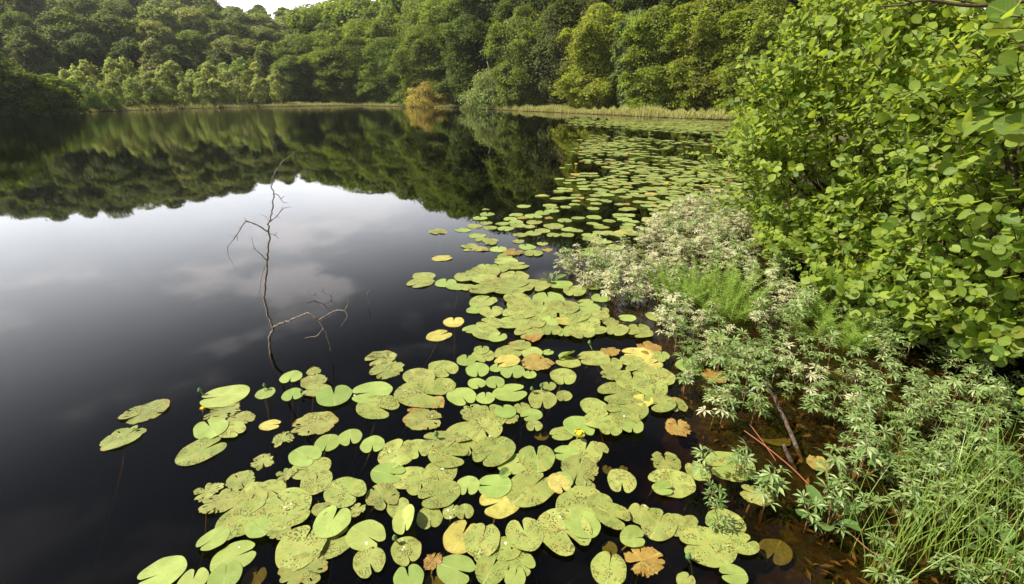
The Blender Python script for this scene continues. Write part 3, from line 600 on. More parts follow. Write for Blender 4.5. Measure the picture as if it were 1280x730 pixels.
ZONES = [  # x0, x1, y0, y1, phrase
    (100, 215, 480, 570, 'alone on dark water at the far left'), (220, 322, 470, 580, 'in the small cluster left of the dead branch'), (322, 450, 450, 515, 'just below the dead branch'),
    (320, 455, 515, 590, 'in open water under the dead branch cluster'), (220, 350, 570, 640, 'on the left edge of the lower left raft'), (350, 450, 590, 650, 'in the middle of the lower left raft'),
    (160, 300, 640, 730, 'in the bottom left corner of the pads'), (300, 350, 640, 730, 'on the lower edge of the lower left raft'), (350, 480, 640, 730, 'near the bottom edge left of the folded pad'), (450, 500, 590, 640, 'beside the folded pad'),
    (440, 515, 430, 520, 'on the upper left edge of the middle pads'), (515, 566, 430, 540, 'in the loose middle group'), (566, 612, 430, 535, 'in the chain left of the orange leaf'), (612, 660, 425, 482, 'close around the left of the orange leaf'),
    (660, 720, 425, 490, 'close around the right of the orange leaf'), (612, 665, 482, 530, 'below the orange leaf'), (665, 720, 490, 530, 'near the green flower buds'), (440, 535, 535, 620, 'left of the central raft'), (535, 612, 530, 600, 'in the central raft'),
    (500, 600, 600, 730, 'around the folded pad at bottom centre'), (600, 660, 530, 620, 'on the right side of the central raft'), (660, 760, 526, 556, 'around the yellow flower'), (660, 760, 556, 625, 'below the yellow flower'), (600, 690, 620, 730, 'at the bottom centre'), (690, 780, 625, 660, 'at the lower right of the central raft'), (690, 780, 655, 730, 'at the bottom right of centre'),
    (720, 780, 425, 520, 'on the left of the raft by the cinquefoil'), (780, 870, 425, 470, 'at the top of the raft by the cinquefoil'), (780, 870, 470, 550, 'in the raft by the cinquefoil'), (720, 780, 520, 560, 'at the foot of the raft by the cinquefoil'), (740, 800, 560, 625, 'standing free in the dark gap at right'), (800, 890, 560, 630, 'in the trio right of the dark gap'), (780, 870, 630, 730, 'in the lower right group'), (860, 1040, 560, 730, 'among the cinquefoil shoots at lower right'), (880, 1040, 400, 560, 'stranded in the cinquefoil'),
    (500, 575, 310, 430, 'alone left of the upper raft'), (575, 612, 330, 440, 'on the left edge of the upper raft'), (560, 625, 240, 320, 'in the far left string of pads'), (612, 660, 317, 370, 'at the top of the upper raft'), (660, 770, 350, 382, 'under the near tip of the cinquefoil mat'), (612, 665, 370, 440, 'in the left half of the upper raft'), (665, 712, 370, 440, 'in the middle of the upper raft'), (712, 830, 380, 430, 'in the right half of the upper raft'),
    (620, 660, 240, 292, 'in the far cluster before the reflected trees'), (660, 720, 240, 292, 'at the right of the far cluster'), (620, 720, 290, 322, 'between the far cluster and the cinquefoil tip'),
]
placed, info = [], []
petiole = []
for i in range(4):
    b = MB(); pr = np.random.default_rng(300 + i); L = pr.uniform(.8, 1.2); a = pr.uniform(0, 6.28)
    pts = [(.0, 0, -.01), (.12 * L, .03, -.22), (.5 * L, .08, -.7), (1.3 * L, .2, -1.4)]
    b.tube(smooth_path(pts, 4), .0042, 5); petiole.append(b.mesh('stem', M_PADSTEM))
n_pad = 0
for row in PADS.replace('\n', '').split(';'):
    if not row.strip(): continue
    cx, cy, w, deg, k = row.split(); cx, cy, w, deg = map(float, (cx, cy, w, deg))
    if deg == 0 and k != 'C': deg = random.uniform(0, 360)
    p, r, rz = pad_at(cx, cy, w * 1.09, deg)
    if k == 'B': lay = -1
    else:
        lay = 0
        for (q, rr, l2) in placed:
            if (q[0] - p[0]) ** 2 + (q[1] - p[1]) ** 2 < ((r + rr) * .93) ** 2: lay = max(lay, l2 + 1)
        lay = min(lay, 7); placed.append((p, r, lay))
    o = link('lily_pad', random.choice(PADMESH[k]), None, (p[0], p[1], .005 + lay * .0024 if lay >= 0 else -.03))
    tl = .012 + .006 * min(lay, 4)
    o.rotation_euler = (random.uniform(-tl, tl), random.uniform(-tl, tl), rz); o.scale = (r, r, r)
    if k == 'B': o.rotation_euler.x += random.uniform(.05, .2)
    if k == 'C': o.location.z += .008
    o['category'] = 'lily pad'; o['group'] = 'lily pads floating on the pond'
    info.append((o, cx, cy, k)); n_pad += 1
    if lay <= 1 and w > 17 and random.random() < .55:
        s = link('stem', random.choice(petiole), o); s.scale = (1 / r,) * 3; s.rotation_euler = (0, 0, random.uniform(2.2, 5.2) - rz); s.location = (.1, 0, -.03)
zg = {}
for o, cx, cy, k in info:
    z = next((q[4] for q in ZONES if q[0] <= cx < q[1] and q[2] <= cy < q[3]), 'on the pond')
    zg.setdefault((z, k), []).append((cx, cy, o))
for (z, k), L in zg.items():
    L.sort(key=lambda a: a[0])
    for i, (cx, cy, o) in enumerate(L):
        o['label'] = f'{LOOK[k]} lily pad {z}' if len(L) == 1 else f'{ordinal(i, len(L))} {LOOK[k]} lily pad {z}'
# the rest of the pads, out to the far right shore: one mass
far_xy, fr_, grid = [], [], {}
def dens(px, py):
    d = 0.0
    if py > 245: d = np.interp(px, [640, 690, 730, 900], [0, .45, .85, .95])
    elif py > 200: d = np.interp(px, [690, 715, 760, 930], [0, .45, .72, .78])
    elif py > 170: d = np.interp(px, [715, 735, 800, 930], [0, .40, .52, .62])
    else: d = np.interp(px, [700, 730, 790, 880, 940], [0, .42, .66, .9, .95])
    return d
tries = 0
while tries < 14000 and len(far_xy) < 4200:
    tries += 1
    D = 5.2 + 38 * random.random() ** .8; az = random.uniform(-2, 27); x, y = pol(az, D)
    px, py, dep = (float(v[0]) for v in proj((x, y, 0)))
    if px > 1000 or py > 322: continue
    if py > 255 and px < 715: continue
    band = .5 + .28 * math.sin(5.2 * math.log(y) * 2.2 + .8 * math.sin(x * .9)) + .28 * math.sin(x * 8 / y * 1.7 + y * .35) + .2 * math.sin(x * 2.1 + 1.7 * y)
    if random.random() > dens(px, py) * min(1.2, max(.02 if py < 225 else .40, (band - .26) * 1.7)): continue
    if poly_sd(POND, [(x, y)])[0] < .15 or poly_sd(MAT, [(x, y)])[0] > .12: continue
    r = random.uniform(.07, .115) * (1 + min(.5, D / 80))
    gk = (int(x * 4), int(y * 4)); c = grid.setdefault(gk, 0)
    if c > 1: continue
    grid[gk] += 1; far_xy.append((x, y)); fr_.append(r)
VV, QQ, TT, UU, MI, nb = [], [], [], [], [], 0
shapes = {k: [pad_shape(700 + 13 * i + ord(k), k, 18, 2) for i in range(3)] for k in 'FSYO'}
mats = ['F', 'S', 'Y', 'O']; mq, mt = [], []
for (x, y), r in zip(far_xy, fr_):
    k = random.choices(mats, [.5, .42, .04, .04])[0]; Vp, Qp, Tp, uvp = random.choice(shapes[k])
    a = random.uniform(0, 6.28); c, s = math.cos(a), math.sin(a); tx, ty = random.gauss(0, .012), random.gauss(0, .012)
    X = (Vp[:, 0] * c - Vp[:, 1] * s) * r; Yp = (Vp[:, 0] * s + Vp[:, 1] * c) * r
    VV.append(np.column_stack([X + x, Yp + y, Vp[:, 2] * r + .008 + random.random() * .012 + tx * X + ty * Yp])); UU.append(uvp)
    QQ.append(Qp + nb); TT.append(Tp + nb); mq += [mats.index(k)] * len(Qp); mt += [mats.index(k)] * len(Tp); nb += len(Vp)
me = make_mesh('distant_lily_pads', np.vstack(VV), [np.vstack(QQ), np.vstack(TT)], [PADMAT[k] for k in mats], True, mq + mt)
li = np.empty(len(me.loops), dtype=np.int32); me.loops.foreach_get('vertex_index', li)
me.uv_layers.new(name='UVMap').data.foreach_set('uv', np.vstack(UU)[li].astype(np.float32).ravel())
link('distant_lily_pads', me, kind='stuff')

# flower buds and yellow flowers
def lathe(b, prof, c, sides=10):
    pr = np.array(prof); a = np.arange(sides) * 2 * math.pi / sides
    V = np.column_stack([(pr[:, 0][:, None] * np.cos(a)).ravel(), (pr[:, 0][:, None] * np.sin(a)).ravel(), np.repeat(pr[:, 1], sides)]) + np.asarray(c)
    Qs = [(i * sides + j, i * sides + (j + 1) % sides, (i + 1) * sides + (j + 1) % sides, (i + 1) * sides + j) for i in range(len(pr) - 1) for j in range(sides)]
    b.add(V, Qs)
budp = [(.001, 0), (.007, .001), (.011, .006), (.012, .012), (.009, .019), (.005, .023), (.006, .026), (.001, .027)]
flp = [(.001, 0), (.012, .002), (.017, .010), (.016, .018), (.011, .022), (.004, .021), (.001, .020)]
def flower(px, py, kind, label, sc=1.0):
    p = gp(px, py, .05); hs = .03
    root = thing('water_lily_bud' if kind == 'bud' else 'water_lily_flower', label, 'flower bud' if kind == 'bud' else 'flower', (p[0], p[1], 0), random.uniform(0, 6), 'buds and flowers of the water lilies')
    b = MB(); b.tube(smooth_path([(.12, .05, -.35), (.04, .01, -.06), (0, 0, hs)], 5), .0035, 6); link('stem', b.mesh('stem', M_PADSTEM), root)
    b = MB()
    if kind == 'bud':
        lathe(b, budp, (0, 0, hs - .002)); h = link('bud', b.mesh('bud', M_BUD), root)
    else:
        lathe(b, flp, (0, 0, hs - .002), 12); h = link('blossom', b.mesh('blossom', M_YFLOWER), root)
        for k in range(5):
            a = k * 1.257; c, s = math.cos(a), math.sin(a); b = MB(); pts = [(.004, 0), (.015, .006), (.020, .016), (.015, .025)]
            V = [(rr * c - w_ * s, rr * s + w_ * c, z + hs) for (rr, z), wq in zip(pts, (.002, .009, .011, .005)) for w_ in (-wq, wq)]
            b.add(V, [(0, 1, 3, 2), (2, 3, 5, 4), (4, 5, 7, 6)]); link('petal', b.mesh('petal', M_YFLOWER), h)
    root.scale = (sc,) * 3
flower(249, 486, 'bud', 'green bud above the cluster left of the dead branch'); flower(252, 507, 'fl', 'small yellow flower at the left cluster beside a tattered pad', .75)
flower(330, 479, 'bud', 'green bud behind the smooth pad below the dead branch', .9); flower(376, 486, 'bud', 'green bud right of the smooth pads below the dead branch', .8)
flower(545, 541, 'bud', 'dark green bud at the tip of the central raft', 1.1); flower(665, 484, 'bud', 'green bud on the left of the pair below the orange leaf'); flower(677, 480, 'bud', 'green bud on the right of the pair below the orange leaf')
flower(737, 427, 'bud', 'green bud standing in the gap under the upper raft', 1.1); flower(724, 541, 'fl', 'round yellow flower beside a smooth pale pad', 1.15); flower(493, 669, 'bud', 'yellowish bud at the left foot of the folded pad', .9); flower(861, 693, 'bud', 'opening bud left of the largest lower right pad', 1.0)
for i, (px, py) in enumerate([(875, 211), (775, 145), (720, 207), (833, 232), (812, 167), (892, 184), (727, 176)]):
    flower(px, py, 'fl', ['orange-yellow flower among the far pads close to the alder', 'tiny yellow flower near the far reeds', 'tiny yellow flower at the left of the distant pads', 'yellow flower in the distant pads above the cinquefoil', 'tiny yellow flower in the thickest distant pads', 'tiny yellow flower furthest right in the distant pads', 'tiny yellow flower furthest left in the distant pads'][i], 2.0)
# pale flecks lying on pads
b = MB()
for px, py in [(299, 684), (364, 630), (356, 634), (443, 494), (393, 522), (505, 684), (503, 687), (560, 638), (567, 637), (563, 647), (487, 564), (632, 679), (806, 632), (612, 545), (700, 646), (673, 400), (676, 393), (780, 520), (490, 463), (540, 520), (553, 586), (458, 679)]:
    p = gp(px, py, .035); a = random.uniform(0, 6); s = random.uniform(.004, .008); b.add([p + s * np.array([math.cos(a + q), math.sin(a + q), .3 * (q > 3)]) * f for q, f in ((0, 1), (1.4, .7), (3, 1.1), (4.7, .8))], [(0, 1, 2, 3)])
link('pale_petal_litter', b.mesh('pale_petal_litter', M_PETAL), kind='stuff')

# ------------------------------------------------------------------ dead branch standing in the water
Yb = gp(338, 441)[1]
def bp_(pts, dy=0.0, dy1=0.0): return smooth_path([at(x, y, Yb + dy + (dy1 - dy) * i / max(1, len(pts) - 1)) for i, (x, y) in enumerate(pts)], 5)
root = thing('dead_branch', 'bare forked dead branch standing out of the dark water', 'branch', tuple(at(338, 442, Yb)))
def bough(name, pts, r0, r1, dy=0, dy1=0, sub=(), parent=None, base=None):
    b = MB(); P = bp_(pts, dy, dy1)
    if base is not None: P = np.vstack([P[0] + base, P])
    P = P + rng.normal(0, r0 * .35, P.shape); b.tube(P - np.array(root.location), np.linspace(r0 * .85, r1 * .85, len(P)), 6)
    for s in sub:
        Q_ = bp_(s, dy1, dy1 + random.uniform(-.12, .12)); b.tube(Q_ - np.array(root.location), np.linspace(r1 * 1.5 + .0008, .0008, len(Q_)), 5)
    return link(name, b.mesh(name, M_DEAD), root)
bough('main_stem', [(338, 444), (337, 425), (341, 410), (336, 396), (331, 378), (331, 362), (333, 344), (334, 322), (337, 300), (336, 284), (339, 268), (342, 248), (340, 234), (341, 224), (346, 212), (356, 200), (364, 194), (374, 187)], .0105, .0012, 0, .1, base=np.array([.05, -.05, -.4]))
bough('side_branch', [(341, 409), (352, 404), (366, 399), (384, 392), (395, 398), (404, 410), (410, 424), (414, 440)], .0075, .003, 0, -.08, [[(399, 400), (410, 393), (421, 388), (431, 389), (434, 396), (430, 402), (426, 408)], [(404, 411), (396, 420), (388, 421), (380, 423)], [(421, 388), (424, 387)], [(431, 389), (436, 378), (437, 369)]], base=None)
bough('side_branch', [(336, 291), (326, 284), (316, 279), (307, 277), (301, 286), (294, 296), (285, 309), (285, 318), (290, 328), (295, 337)], .0055, .001, 0, -.15, [[(307, 277), (306, 271)], [(301, 287), (295, 281)], [(293, 297), (286, 293)], [(285, 311), (282, 311)], [(296, 294), (297, 301)]])
bough('side_branch', [(338, 277), (346, 270), (352, 263), (358, 259), (364, 259)], .0038, .001, 0, .1, [[(351, 264), (353, 257)], [(346, 270), (352, 274)]])
bough('side_branch', [(341, 243), (347, 243), (351, 249), (354, 253), (360, 253)], .0032, .001, 0, .08, [[(351, 249), (356, 244)]])
bough('side_branch', [(333, 325), (325, 317), (318, 310), (314, 296)], .0035, .001, 0, -.06, [[(318, 310), (313, 312)]])
bough('side_branch', [(332, 330), (327, 346), (325, 362), (326, 376)], .0025, .001, 0, .05)
bough('side_branch', [(336, 292), (344, 294), (348, 299)], .0025, .001, 0, .05, [[(343, 294), (347, 290)]])
bough('side_branch', [(337, 276), (331, 270), (325, 268)], .0025, .001, 0, .05)
for lab, pls in [('fine dry twig breaking the surface behind the dead branch fork', [[(382, 366), (392, 369), (402, 365), (412, 368), (420, 364)], [(402, 365), (407, 357)], [(392, 369), (397, 362)], [(412, 368), (416, 372)]]), ('tiny dry twig poking from open water right of the dead branch', [[(460, 374), (459, 366), (457, 359)], [(459, 366), (463, 362)]])]:
    Yt = gp(*pls[0][0])[1] * .97; b = MB()
    for s in pls:
        P = smooth_path([at(x, y, Yt) for x, y in s], 4); P[:, 2] = np.maximum(P[:, 2], -.01); b.tube(P, np.linspace(.003, .001, len(P)), 5)
    b.tube([P[0], P[0] - np.array([0, 0, .2])], .002, 5)
    thing('dry_twig', lab, 'twig', data=b.mesh('dry_twig', M_DEAD))

# sticks and red runners in the shallows at right
def stick(name, label, pts, z0, z1, r0, r1, mat, cat='stick'):
    b = MB(); n = len(pts); P = np.array([gp(x, y, z0 + (z1 - z0) * i / (n - 1)) for i, (x, y) in enumerate(pts)]); P = smooth_path(P, 6); P += rng.normal(0, r0 * .12, P.shape)
    b.tube(P, np.linspace(r0, r1, len(P)), 9); thing(name, label, cat, data=b.mesh(name, mat))
stick('broken_stick', 'weathered grey stick rising from the shallows among cinquefoil', [(1004, 580), (992, 550), (978, 518), (966, 494), (956, 478)], -.05, .22, .0115, .008, M_STICK)
stick('broken_stick', 'short dark rotten stub beside the weathered stick', [(994, 590), (988, 574), (979, 556)], -.05, .06, .014, .008, M_STICK)
stick('broken_stick', 'short pale wood chip lying among cinquefoil leaves', [(928, 492), (938, 489), (946, 484)], .06, .07, .009, .004, M_PALEBARK)
stick('red_runner', 'long reddish runner crossing dark shallow water', [(930, 538), (960, 560), (990, 585), (1015, 610), (1040, 635)], .02, .015, .0022, .002, M_RED, 'runner')
stick('red_runner', 'short reddish runner crossing the long one', [(937, 530), (952, 550), (970, 576)], .03, .01, .002, .0018, M_RED, 'runner')
stick('red_runner', 'reddish runner among cinquefoil behind the stick', [(1030, 463), (1050, 466), (1068, 472)], .10, .08, .003, .002, M_RED, 'runner')
stick('red_runner', 'thin reddish runner at the foot of the sedge', [(1120, 706), (1090, 690), (1064, 668)], .06, .03, .0022, .002, M_RED, 'runner')

# ------------------------------------------------------------------ marsh cinquefoil
def leaflet(b, base, T, N, L, Wd):
    B = norm(np.cross(N, T)); mid = base + T * L * .55
    V = [base, mid + B * Wd * .5 + N * Wd * .22, mid, mid - B * Wd * .5 + N * Wd * .22, base + T * L - N * L * .12]
    b.add(V, None, [(0, 2, 1), (0, 3, 2), (1, 2, 4), (2, 3, 4)])
def cinq_leaf(b, p, d, r, L):
    """palmate leaf: petiole end at p, facing d, five to seven leaflets"""
    d = norm(d); N = norm(np.array([0, 0, 1.]) * .9 + d * r.uniform(-.2, .6) + r.normal(0, .25, 3)); T0 = norm(d - N * (d @ N)); B0 = np.cross(N, T0)
    k = int(r.integers(5, 8))
    for i in range(k):
        a = (i / (k - 1) - .5) * r.uniform(3.2, 4.2); T = norm(T0 * math.cos(a) + B0 * math.sin(a) + N * r.uniform(-.15, .25))
        leaflet(b, p + T * .002, T, N, L * (1 - .22 * abs(i / (k - 1) - .5) * 2) * r.uniform(.85, 1.1), L * r.uniform(.20, .29))
def cinq(seed, H, nl, L, pale):
    r = np.random.default_rng(seed); ax = r.uniform(-.25, .25, 2) * H
    stem = smooth_path([(0, 0, -.08), (ax[0] * .2, ax[1] * .2, H * .35), (ax[0] * .6, ax[1] * .6, H * .7), (ax[0], ax[1], H)], 3)
    sb = MB(); sb.tube(stem, np.linspace(.0028, .0014, len(stem)), 5); leaves = []
    for i in range(nl):
        t = .30 + .70 * (i + 1) / nl; s = stem[min(len(stem) - 1, int(t * (len(stem) - 1)))]; a = i * 2.4 + r.uniform(-.4, .4)
        d = np.array([math.cos(a), math.sin(a), r.uniform(.3, .9) + .5 * t]); pl = L * r.uniform(.5, 1.1) * (1.2 - .5 * t); p = s + norm(d) * pl
        b = MB(); b.tube([s, (s + p) / 2 + [0, 0, .004], p], .0012, 4, False); cinq_leaf(b, p, d, r, L * r.uniform(.8, 1.1)); leaves.append(b)
    return sb, leaves
CQ = []
for i in range(10):
    pale = i >= 6; r = np.random.default_rng(50 + i); sb, lv = cinq(400 + i, r.uniform(.10, .22), int(r.integers(5, 8)), r.uniform(.042, .056) * (.85 if pale else 1), pale)
    mat = M_CINQPALE if pale else M_CINQ; Vs, Qs, Ts = [], [], []
    whole = MB(); qn = []
    for b in lv:
        off = whole.n
        for v in b.V: whole.V.append(v); whole.n += len(v)
        for q in b.Q: whole.Q.append(q + off)
        for t in b.T: whole.T.append(t + off)
    CQ.append({'stem': sb.mesh('stem', M_CINQSTEM), 'leaf': [b.mesh('leaf', mat, False) for b in lv], 'fol': whole.mesh('cinquefoil_shoot', mat, False), 'raw': whole, 'sraw': sb, 'pale': pale})
def in_poly(poly, x, y):
    ins = False
    for i in range(len(poly)):
        (x1, y1), (x2, y2) = poly[i], poly[(i + 1) % len(poly)]
        if (y1 > y) != (y2 > y) and x < (x2 - x1) * (y - y1) / (y2 - y1) + x1: ins = not ins
    return ins
PATCH = [  # polygon in photo pixels, shoots per square metre, chance of pale, phrase
    ([(852, 260), (905, 248), (960, 256), (960, 330), (860, 335), (790, 316), (800, 292)], 120, .7, 'in the far pale mat under the alder'),
    ([(684, 340), (745, 322), (792, 316), (850, 335), (850, 372), (790, 388), (742, 376), (696, 356)], 115, .72, 'in the pale mat point beside the lily pads'),
    ([(850, 330), (960, 330), (985, 370), (985, 410), (900, 430), (826, 415), (800, 390), (850, 372)], 70, .45, 'below the horsetail clump'),
    ([(828, 415), (905, 425), (905, 455), (850, 465)], 90, .35, 'by the top of the near raft'),
    ([(850, 460), (950, 440), (965, 500), (940, 540), (860, 545), (846, 505)], 125, .05, 'between the near raft and the stick'),
    ([(950, 400), (1100, 410), (1230, 450), (1290, 500), (1180, 530), (1060, 560), (1010, 520), (970, 500), (950, 440)], 86, .07, 'behind the weathered stick'),
    ([(1000, 520), (1060, 555), (1180, 530), (1290, 500), (1290, 640), (1180, 650), (1060, 620), (1010, 570)], 82, .03, 'behind the sedge at right'),
    ([(870, 590), (960, 600), (1010, 620), (985, 650), (880, 640)], 72, 0, 'in dark water at lower right'),
    ([(1000, 610), (1090, 630), (1180, 660), (1290, 650), (1290, 760), (1010, 760), (1005, 680)], 74, .02, 'among the sedge at the lower right corner'),
    ([(955, 335), (1010, 365), (1120, 410), (1230, 445), (1100, 432), (985, 412)], 110, .1, 'at the foot of the alder'),
    ([(800, 620), (880, 640), (940, 660), (880, 690), (830, 660)], 32, 0, 'poking up between the lower right pads'),
]
HT = [(*gp(886, 378)[:2], .38), (*gp(1040, 415)[:2], .24)]     # room for the horsetail
shoots = []
for poly, dn, pp, phrase in PATCH:
    W_ = np.array([gp(*p)[:2] for p in poly]); x0, y0 = W_.min(0); x1, y1 = W_.max(0); n = int(dn * (x1 - x0) * (y1 - y0))
    for _ in range(n):
        x, y = random.uniform(x0, x1), random.uniform(y0, y1)
        if not in_poly(W_, x, y) or random.random() > 1.05 + .7 * math.sin(4.3 * x + 2.1 * math.sin(2.9 * y)) * math.sin(3.7 * y + 1.7 * math.sin(3.3 * x)): continue
        if any((x - h[0]) ** 2 + (y - h[1]) ** 2 < h[2] ** 2 for h in HT): continue
        px, py, dp = (float(v[0]) for v in proj((x, y, .1)))
        if px < 1400 and py < 800: shoots.append((dp, x, y, pp, ('front ' if py > sum(q[1] for q in poly) / len(poly) else 'back ') + ('left' if px < sum(q[0] for q in poly) / len(poly) else 'right') + ', ' + phrase, px, py))
shoots.sort()
inview = [s for s in shoots if -5 < s[5] < 1285 and s[6] < 735]
keep = set(id(s) for s in inview[:300]); stuff = {0: MB(), 1: MB(), 2: MB()}
nk = 0
for s in shoots:
    dp, x, y, pp, phrase, px, py = s
    c = random.choice(CQ[6:]) if random.random() < pp else random.choice(CQ[:6])
    a = random.uniform(0, 6.28); sc = random.uniform(.8, 1.25) * (1.15 if dp > 3.6 else 1)
    z = max(gz(x, y), -.05) + .005
    if id(s) in keep:
        nk += 1
        pw = ('large ' if sc > 1.12 else 'small ' if sc < .92 else 'middling ') + ('silvery' if c['pale'] else 'green')
        o = thing('cinquefoil_shoot', f'{pw} cinquefoil shoot, {phrase}', 'marsh plant', (x, y, z), a, f'{pw} cinquefoil shoots {phrase}', None if nk <= 90 else c['fol'])
        o.scale = (sc,) * 3
        if nk <= 90:
            link('stem', c['stem'], o)
            for l in c['leaf']: link('leaf', l, o)
        else: link('stem', c['stem'], o)
    else:
        ca, sa = math.cos(a) * sc, math.sin(a) * sc
        for key, rw in ((1 if c['pale'] else 0, c['raw']), (2, c['sraw'])):
            Vr = np.vstack(rw.V); Vn = np.column_stack([Vr[:, 0] * ca - Vr[:, 1] * sa + x, Vr[:, 0] * sa + Vr[:, 1] * ca + y, Vr[:, 2] * sc + z])
            stuff[key].add(Vn, np.vstack(rw.Q) if rw.Q else None, np.vstack(rw.T) if rw.T else None)
Vs, Qs, Ts, mq, mt, nb = [], [], [], [], [], 0
for i in range(3):
    if not stuff[i].V: continue
    Vs.append(np.vstack(stuff[i].V))
    if stuff[i].Q: q = np.vstack(stuff[i].Q); Qs.append(q + nb); mq += [i] * len(q)
    if stuff[i].T: t = np.vstack(stuff[i].T); Ts.append(t + nb); mt += [i] * len(t)
    nb += len(Vs[-1])
link('cinquefoil_undergrowth', make_mesh('cinquefoil_undergrowth', np.vstack(Vs), [np.vstack(Qs), np.vstack(Ts)], [M_CINQ, M_CINQPALE, M_CINQSTEM], False, mq + mt), kind='stuff')
print('shoots', len(shoots), 'in view', len(inview), 'pads', n_pad, 'far pads', len(far_xy))
# brown dead leaves between the shoots
P = []
while len(P) < 750:
    px, py = random.uniform(820, 1290), random.uniform(380, 740); p = gp(px, py)
    if poly_sd(MAT, [p[:2]])[0] > .02: P.append((p[0], p[1], max(gz(p[0], p[1]), -.04) + random.uniform(.0, .03)))
P = np.array(P); sz = rng.uniform(.02, .06, len(P)); V, Q = kites(P, norm(np.array([0, 0, 1.]) + rng.normal(0, .35, P.shape)), sz, sz * .34)
link('leaf_litter', make_mesh('leaf_litter', V, [Q], M_LITTER, False), kind='stuff')

# horsetail clumps, sedge tufts, broad-leaved plants
def horsetail(px, py, n, rad, h, label):
    p = gp(px, py); z = max(gz(p[0], p[1]), -.05); root = thing('horsetail_clump', label, 'plant', (p[0], p[1], z), 0, 'horsetail clumps')
    sb, wb = MB(), MB(); ws = []
    for _ in range(n):
        a, q = random.uniform(0, 6.28), rad * math.sqrt(random.random()); bx, by = q * math.cos(a), q * math.sin(a); hh = h * random.uniform(.6, 1.1); lx, ly = random.gauss(0, .3) * hh + bx * .25, random.gauss(0, .3) * hh + by * .25
        st = smooth_path([(bx, by, -.04), (bx + lx * .3, by + ly * .3, hh * .5), (bx + lx, by + ly, hh)], 5); sb.tube(st, np.linspace(.0025, .001, len(st)), 4)
        for k in range(16):
            t = .2 + .8 * k / 16; c = np.array([np.interp(t, np.linspace(0, 1, len(st)), st[:, i]) for i in range(3)])
            for m in range(7):
                aa = m * .9 + k; L = .075 * (1.1 - t * .8); ws.append((c, np.array([math.cos(aa), math.sin(aa), .55]), L))
    C = np.array([w[0] for w in ws]); Dn = norm(np.array([w[1] for w in ws]) + rng.normal(0, .12, (len(ws), 3))); L = np.array([w[2] for w in ws])[:, None]
    S = norm(np.cross(Dn, rng.normal(size=Dn.shape))) * .002
    V = np.stack([C - S, C + S, C + Dn * L], 1).reshape(-1, 3); wb.add(V, None, np.arange(len(V)).reshape(-1, 3))
    link('stem', sb.mesh('stem', M_HORSE), root, kind='stuff'); link('whorl', wb.mesh('whorl', M_HORSE, False), root, kind='stuff')
horsetail(886, 378, 95, .40, .36, 'bright feathery green horsetail clump in the middle of the cinquefoil mat')
horsetail(1040, 415, 40, .26, .26, 'small dark green feathery horsetail clump under the alder')
horsetail(938, 276, 26, .34, .34, 'pale feathery horsetail clump beside the far alder foliage')
def sedge(px, py, n, h, label, lean=.55):
    p = gp(px, py); z = max(gz(p[0], p[1]), -.05)
    base = np.column_stack([rng.normal(0, .05, n), rng.normal(0, .05, n), np.full(n, -.03)]); hh = h * rng.uniform(.55, 1.15, n)
    V, Q = blades(base, hh, np.full(n, .0042) * rng.uniform(.6, 1.2, n), hh * rng.uniform(.2, 1.3, n) * lean, .9, 6)
    thing('sedge_tuft', label, 'grass tuft', (p[0], p[1], z), 0, 'sedge tufts at the lower right', make_mesh('sedge_tuft', V, [Q], M_SEDGE, False))
for px, py, n, h, lab in [(1100, 712, 44, .48, 'sedge tuft in the water at the lower right, nearest the lily pads'), (1165, 690, 55, .52, 'thick sedge tuft at the lower right edge of the mat'), (1240, 722, 75, .55, 'sedge tuft in the bottom right corner'), (1215, 610, 60, .50, 'sedge tuft behind the bottom right corner'), (1275, 640, 55, .55, 'sedge tuft cut by the right edge of the picture'), (1120, 590, 26, .40, 'thin sedge tuft right of the weathered stick'), (1185, 640, 50, .5, 'sedge tuft in the middle of the lower right clump'), (1070, 660, 18, .36, 'sparse sedge tuft at the edge of the dark water')]:
    sedge(px, py, n, h, lab)
def obovate(n_t, Lw=.8, fold=.25, curl=.15):
    """one leaf along +X, normal +Z, length 1: vertices, quads, uv"""
    ts = np.linspace(0, 1, n_t); wd = Lw * .5 * np.sin(math.pi * np.clip(ts, 0, 1) ** 1.25) ** .62; wd[0] = .02; wd[-1] = .10 if n_t < 5 else .13
    V, uv = [], []
    for t, w in zip(ts, wd):
        z = -curl * t * t
        V += [(t, w, z + w * fold), (t, 0, z), (t, -w, z + w * fold)]; uv += [(.5 + w, t), (.5, t), (.5 - w, t)]
    Q = []
    for i in range(n_t - 1):
        a = 3 * i; Q += [(a, a + 1, a + 4, a + 3), (a + 1, a + 2, a + 5, a + 4)]
    return np.array(V), np.array(Q), np.array(uv)
def frames(P, T, N):
    T = norm(T); N = norm(N - T * (N * T).sum(-1, keepdims=True)); B = np.cross(N, T); return T, B, N
def broad(px, py, label):
    p = gp(px, py); root = thing('broad_leaved_plant', label, 'plant', (p[0], p[1], max(gz(p[0], p[1]), -.04)), random.uniform(0, 6), 'broad-leaved plants at the lower right')
    V, Q, uv = obovate(7, .55, .2, .2); me = make_mesh('leaf', V, [Q], M_BROAD)
    b = MB()
    for k in range(8):
        a = k * 2.4; el = random.uniform(.5, 1.2); o = link('leaf', me, root); s = random.uniform(.07, .11); d = np.array([math.cos(a) * math.cos(el), math.sin(a) * math.cos(el), math.sin(el)]); st = d * random.uniform(.04, .10)
        b.tube([(0, 0, -.03), st * .5, st], .002, 5); o.location = st; o.scale = (s,) * 3; o.rotation_euler = (random.uniform(-.3, .3), -el * .7, a)
    link('stem', b.mesh('stem', M_BROAD), root)
